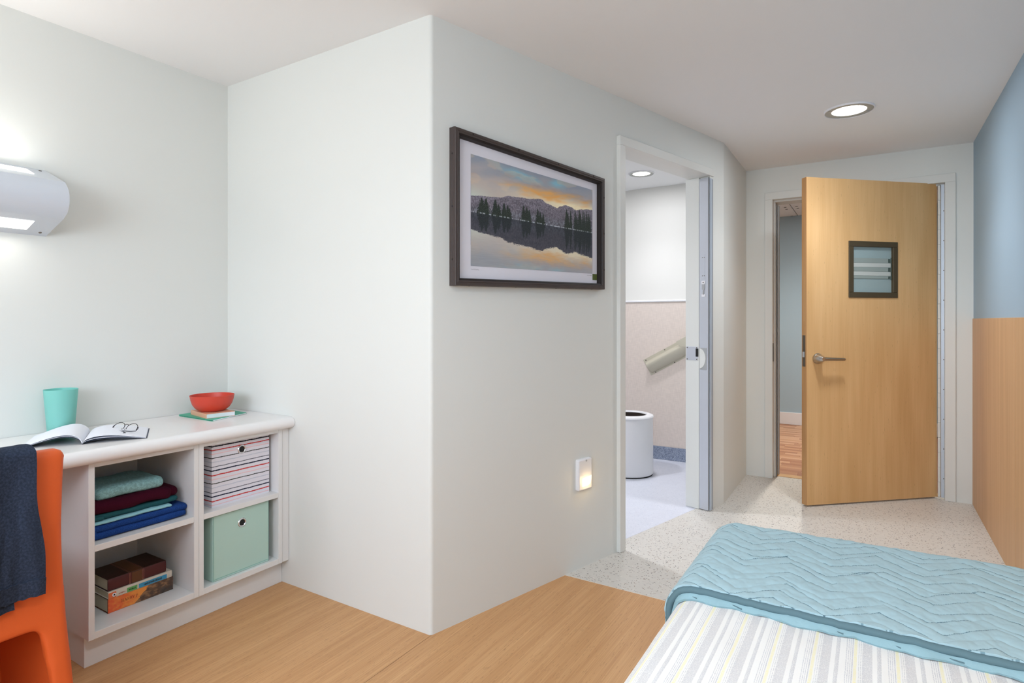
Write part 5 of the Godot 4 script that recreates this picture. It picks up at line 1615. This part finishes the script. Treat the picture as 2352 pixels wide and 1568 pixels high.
func quilt() -> void:
	var t := thing("quilt", "light blue quilted coverlet with zigzag stitching folded over the bed's foot", "quilt")
	var wide := 0.91 + 0.30
	var long := 0.56 + 0.30
	var n := FastNoiseLite.new()
	n.seed = 23
	n.frequency = 7.0
	n.fractal_octaves = 3
	# stitches and cloth colour
	var w := 1200
	var h := 840
	var im := Image.create(w, h, false, Image.FORMAT_RGB8)
	im.fill(rgb(172, 201, 209))
	var r := RandomNumberGenerator.new()
	r.seed = 5
	for k in range(-3, 21):
		var on := true
		var left := 0
		for x in w:
			if left <= 0:
				on = not on or r.randf() < 0.75
				left = r.randi_range(60, 200)
			left -= 1
			var a := (x + 0.5) / w * wide
			var b: float = zig(k, a) / long * h
			var b2: float = zig(k, a + wide / w) / long * h
			if not on: continue
			for y in range(int(minf(b, b2)), int(maxf(b, b2)) + 3):
				if y >= 0 and y < h: im.set_pixel(x, y, rgb(82, 114, 128))
	var qm := mat("quilt cloth", Color.WHITE, 0.9, 0.0, 0.2)
	qm.albedo_texture = ImageTexture.create_from_image(im)
	qm.rim_enabled = true
	qm.rim = 0.25
	qm.rim_tint = 0.6
	var under := mat("quilt lining", rgb(150, 184, 193), 0.9, 0.0, 0.2)
	bumpy(under, 256, 0.08, 61, 0.05)
	under.uv1_triplanar = true
	under.uv1_scale = Vector3.ONE * 6.0
	var puff := func(a: float, b: float) -> float:
		var best := 1.0
		var k0 := int(b / 0.045)
		for k in range(k0 - 3, k0 + 2): best = minf(best, absf(b - zig(k, a)))
		return 1.0 - exp(-pow(best / 0.007, 1.4))
	var surf := func(a: float, b: float, lift: float, detail: float, rad := 0.05) -> Vector3:   # a from the wall side, b from the near edge
		var q := curl(a - 0.905, rad + lift)
		var far := 0.556 - 0.045 * a / 0.9
		var e := curl(b - far, 0.042 + lift)
		var x := 0.53 - 0.905 - q.x
		var d := 1.484 + far + e.x
		var y := 0.5085 + lift - q.y - e.y
		if q.y > 0.02 and e.y > 0.02: y = 0.5085 + lift - maxf(q.y, e.y) - 0.35 * minf(q.y, e.y)
		var soft := 0.003 * n.get_noise_2d(a * 2.0, b * 2.0) + 0.0013 * n.get_noise_2d(a * 7.0 + 4.0, b * 3.5)
		var up: float = soft + (0.0024 * float(puff.call(a, b)) if detail > 0.0 else 0.0)
		var side := clampf(q.y / 0.07, 0, 1)
		return Vector3(x - up * side, maxf(y + up * (1.0 - 0.7 * side), 0.012), -d)
	put("top_layer", sheet(300, 210, func(u: float, v: float) -> Vector3: return surf.call(u * wide, v * long, 0.0205, 1.0), 0.009, false), qm, t)
	put("folded_layer", sheet(120, 30, func(u: float, v: float) -> Vector3:
		var b := -0.020 - 0.004 * sin(u * 37.0) - 0.003 * sin(u * 91.0) + 0.16 * v
		var p: Vector3 = surf.call(u * wide, b, 0.0075 + 0.004 * smoothstep(0.0, 0.2, v), 0.0, 0.046)
		if v < 0.08: p.y -= (0.08 - v) * 0.09
		return p, 0.006, false), under, t)
	# dark binding rolled round the near edge
	var path := []
	for i in 121:
		var p: Vector3 = surf.call(i / 120.0 * wide, -0.0025, 0.0192, 0.0)
		path.append(p)
	var st := start()
	tube(st, path, 0.0086, 0.0086, 12, 1.0)
	put("binding", done(st), M["binding"], t)
	# stitched seam lines on the folded layer's edge
	for k in 9:
		var seam := []
		for i in 9:
			var f := i / 8.0
			var p: Vector3 = surf.call(0.06 + k * 0.105 + f * 0.06, -0.020 + 0.02 * f, 0.0085, 0.0)
			seam.append(p)
		put("seam", tubed(seam, 0.0012, 0.0012, 5), M["binding"], t)
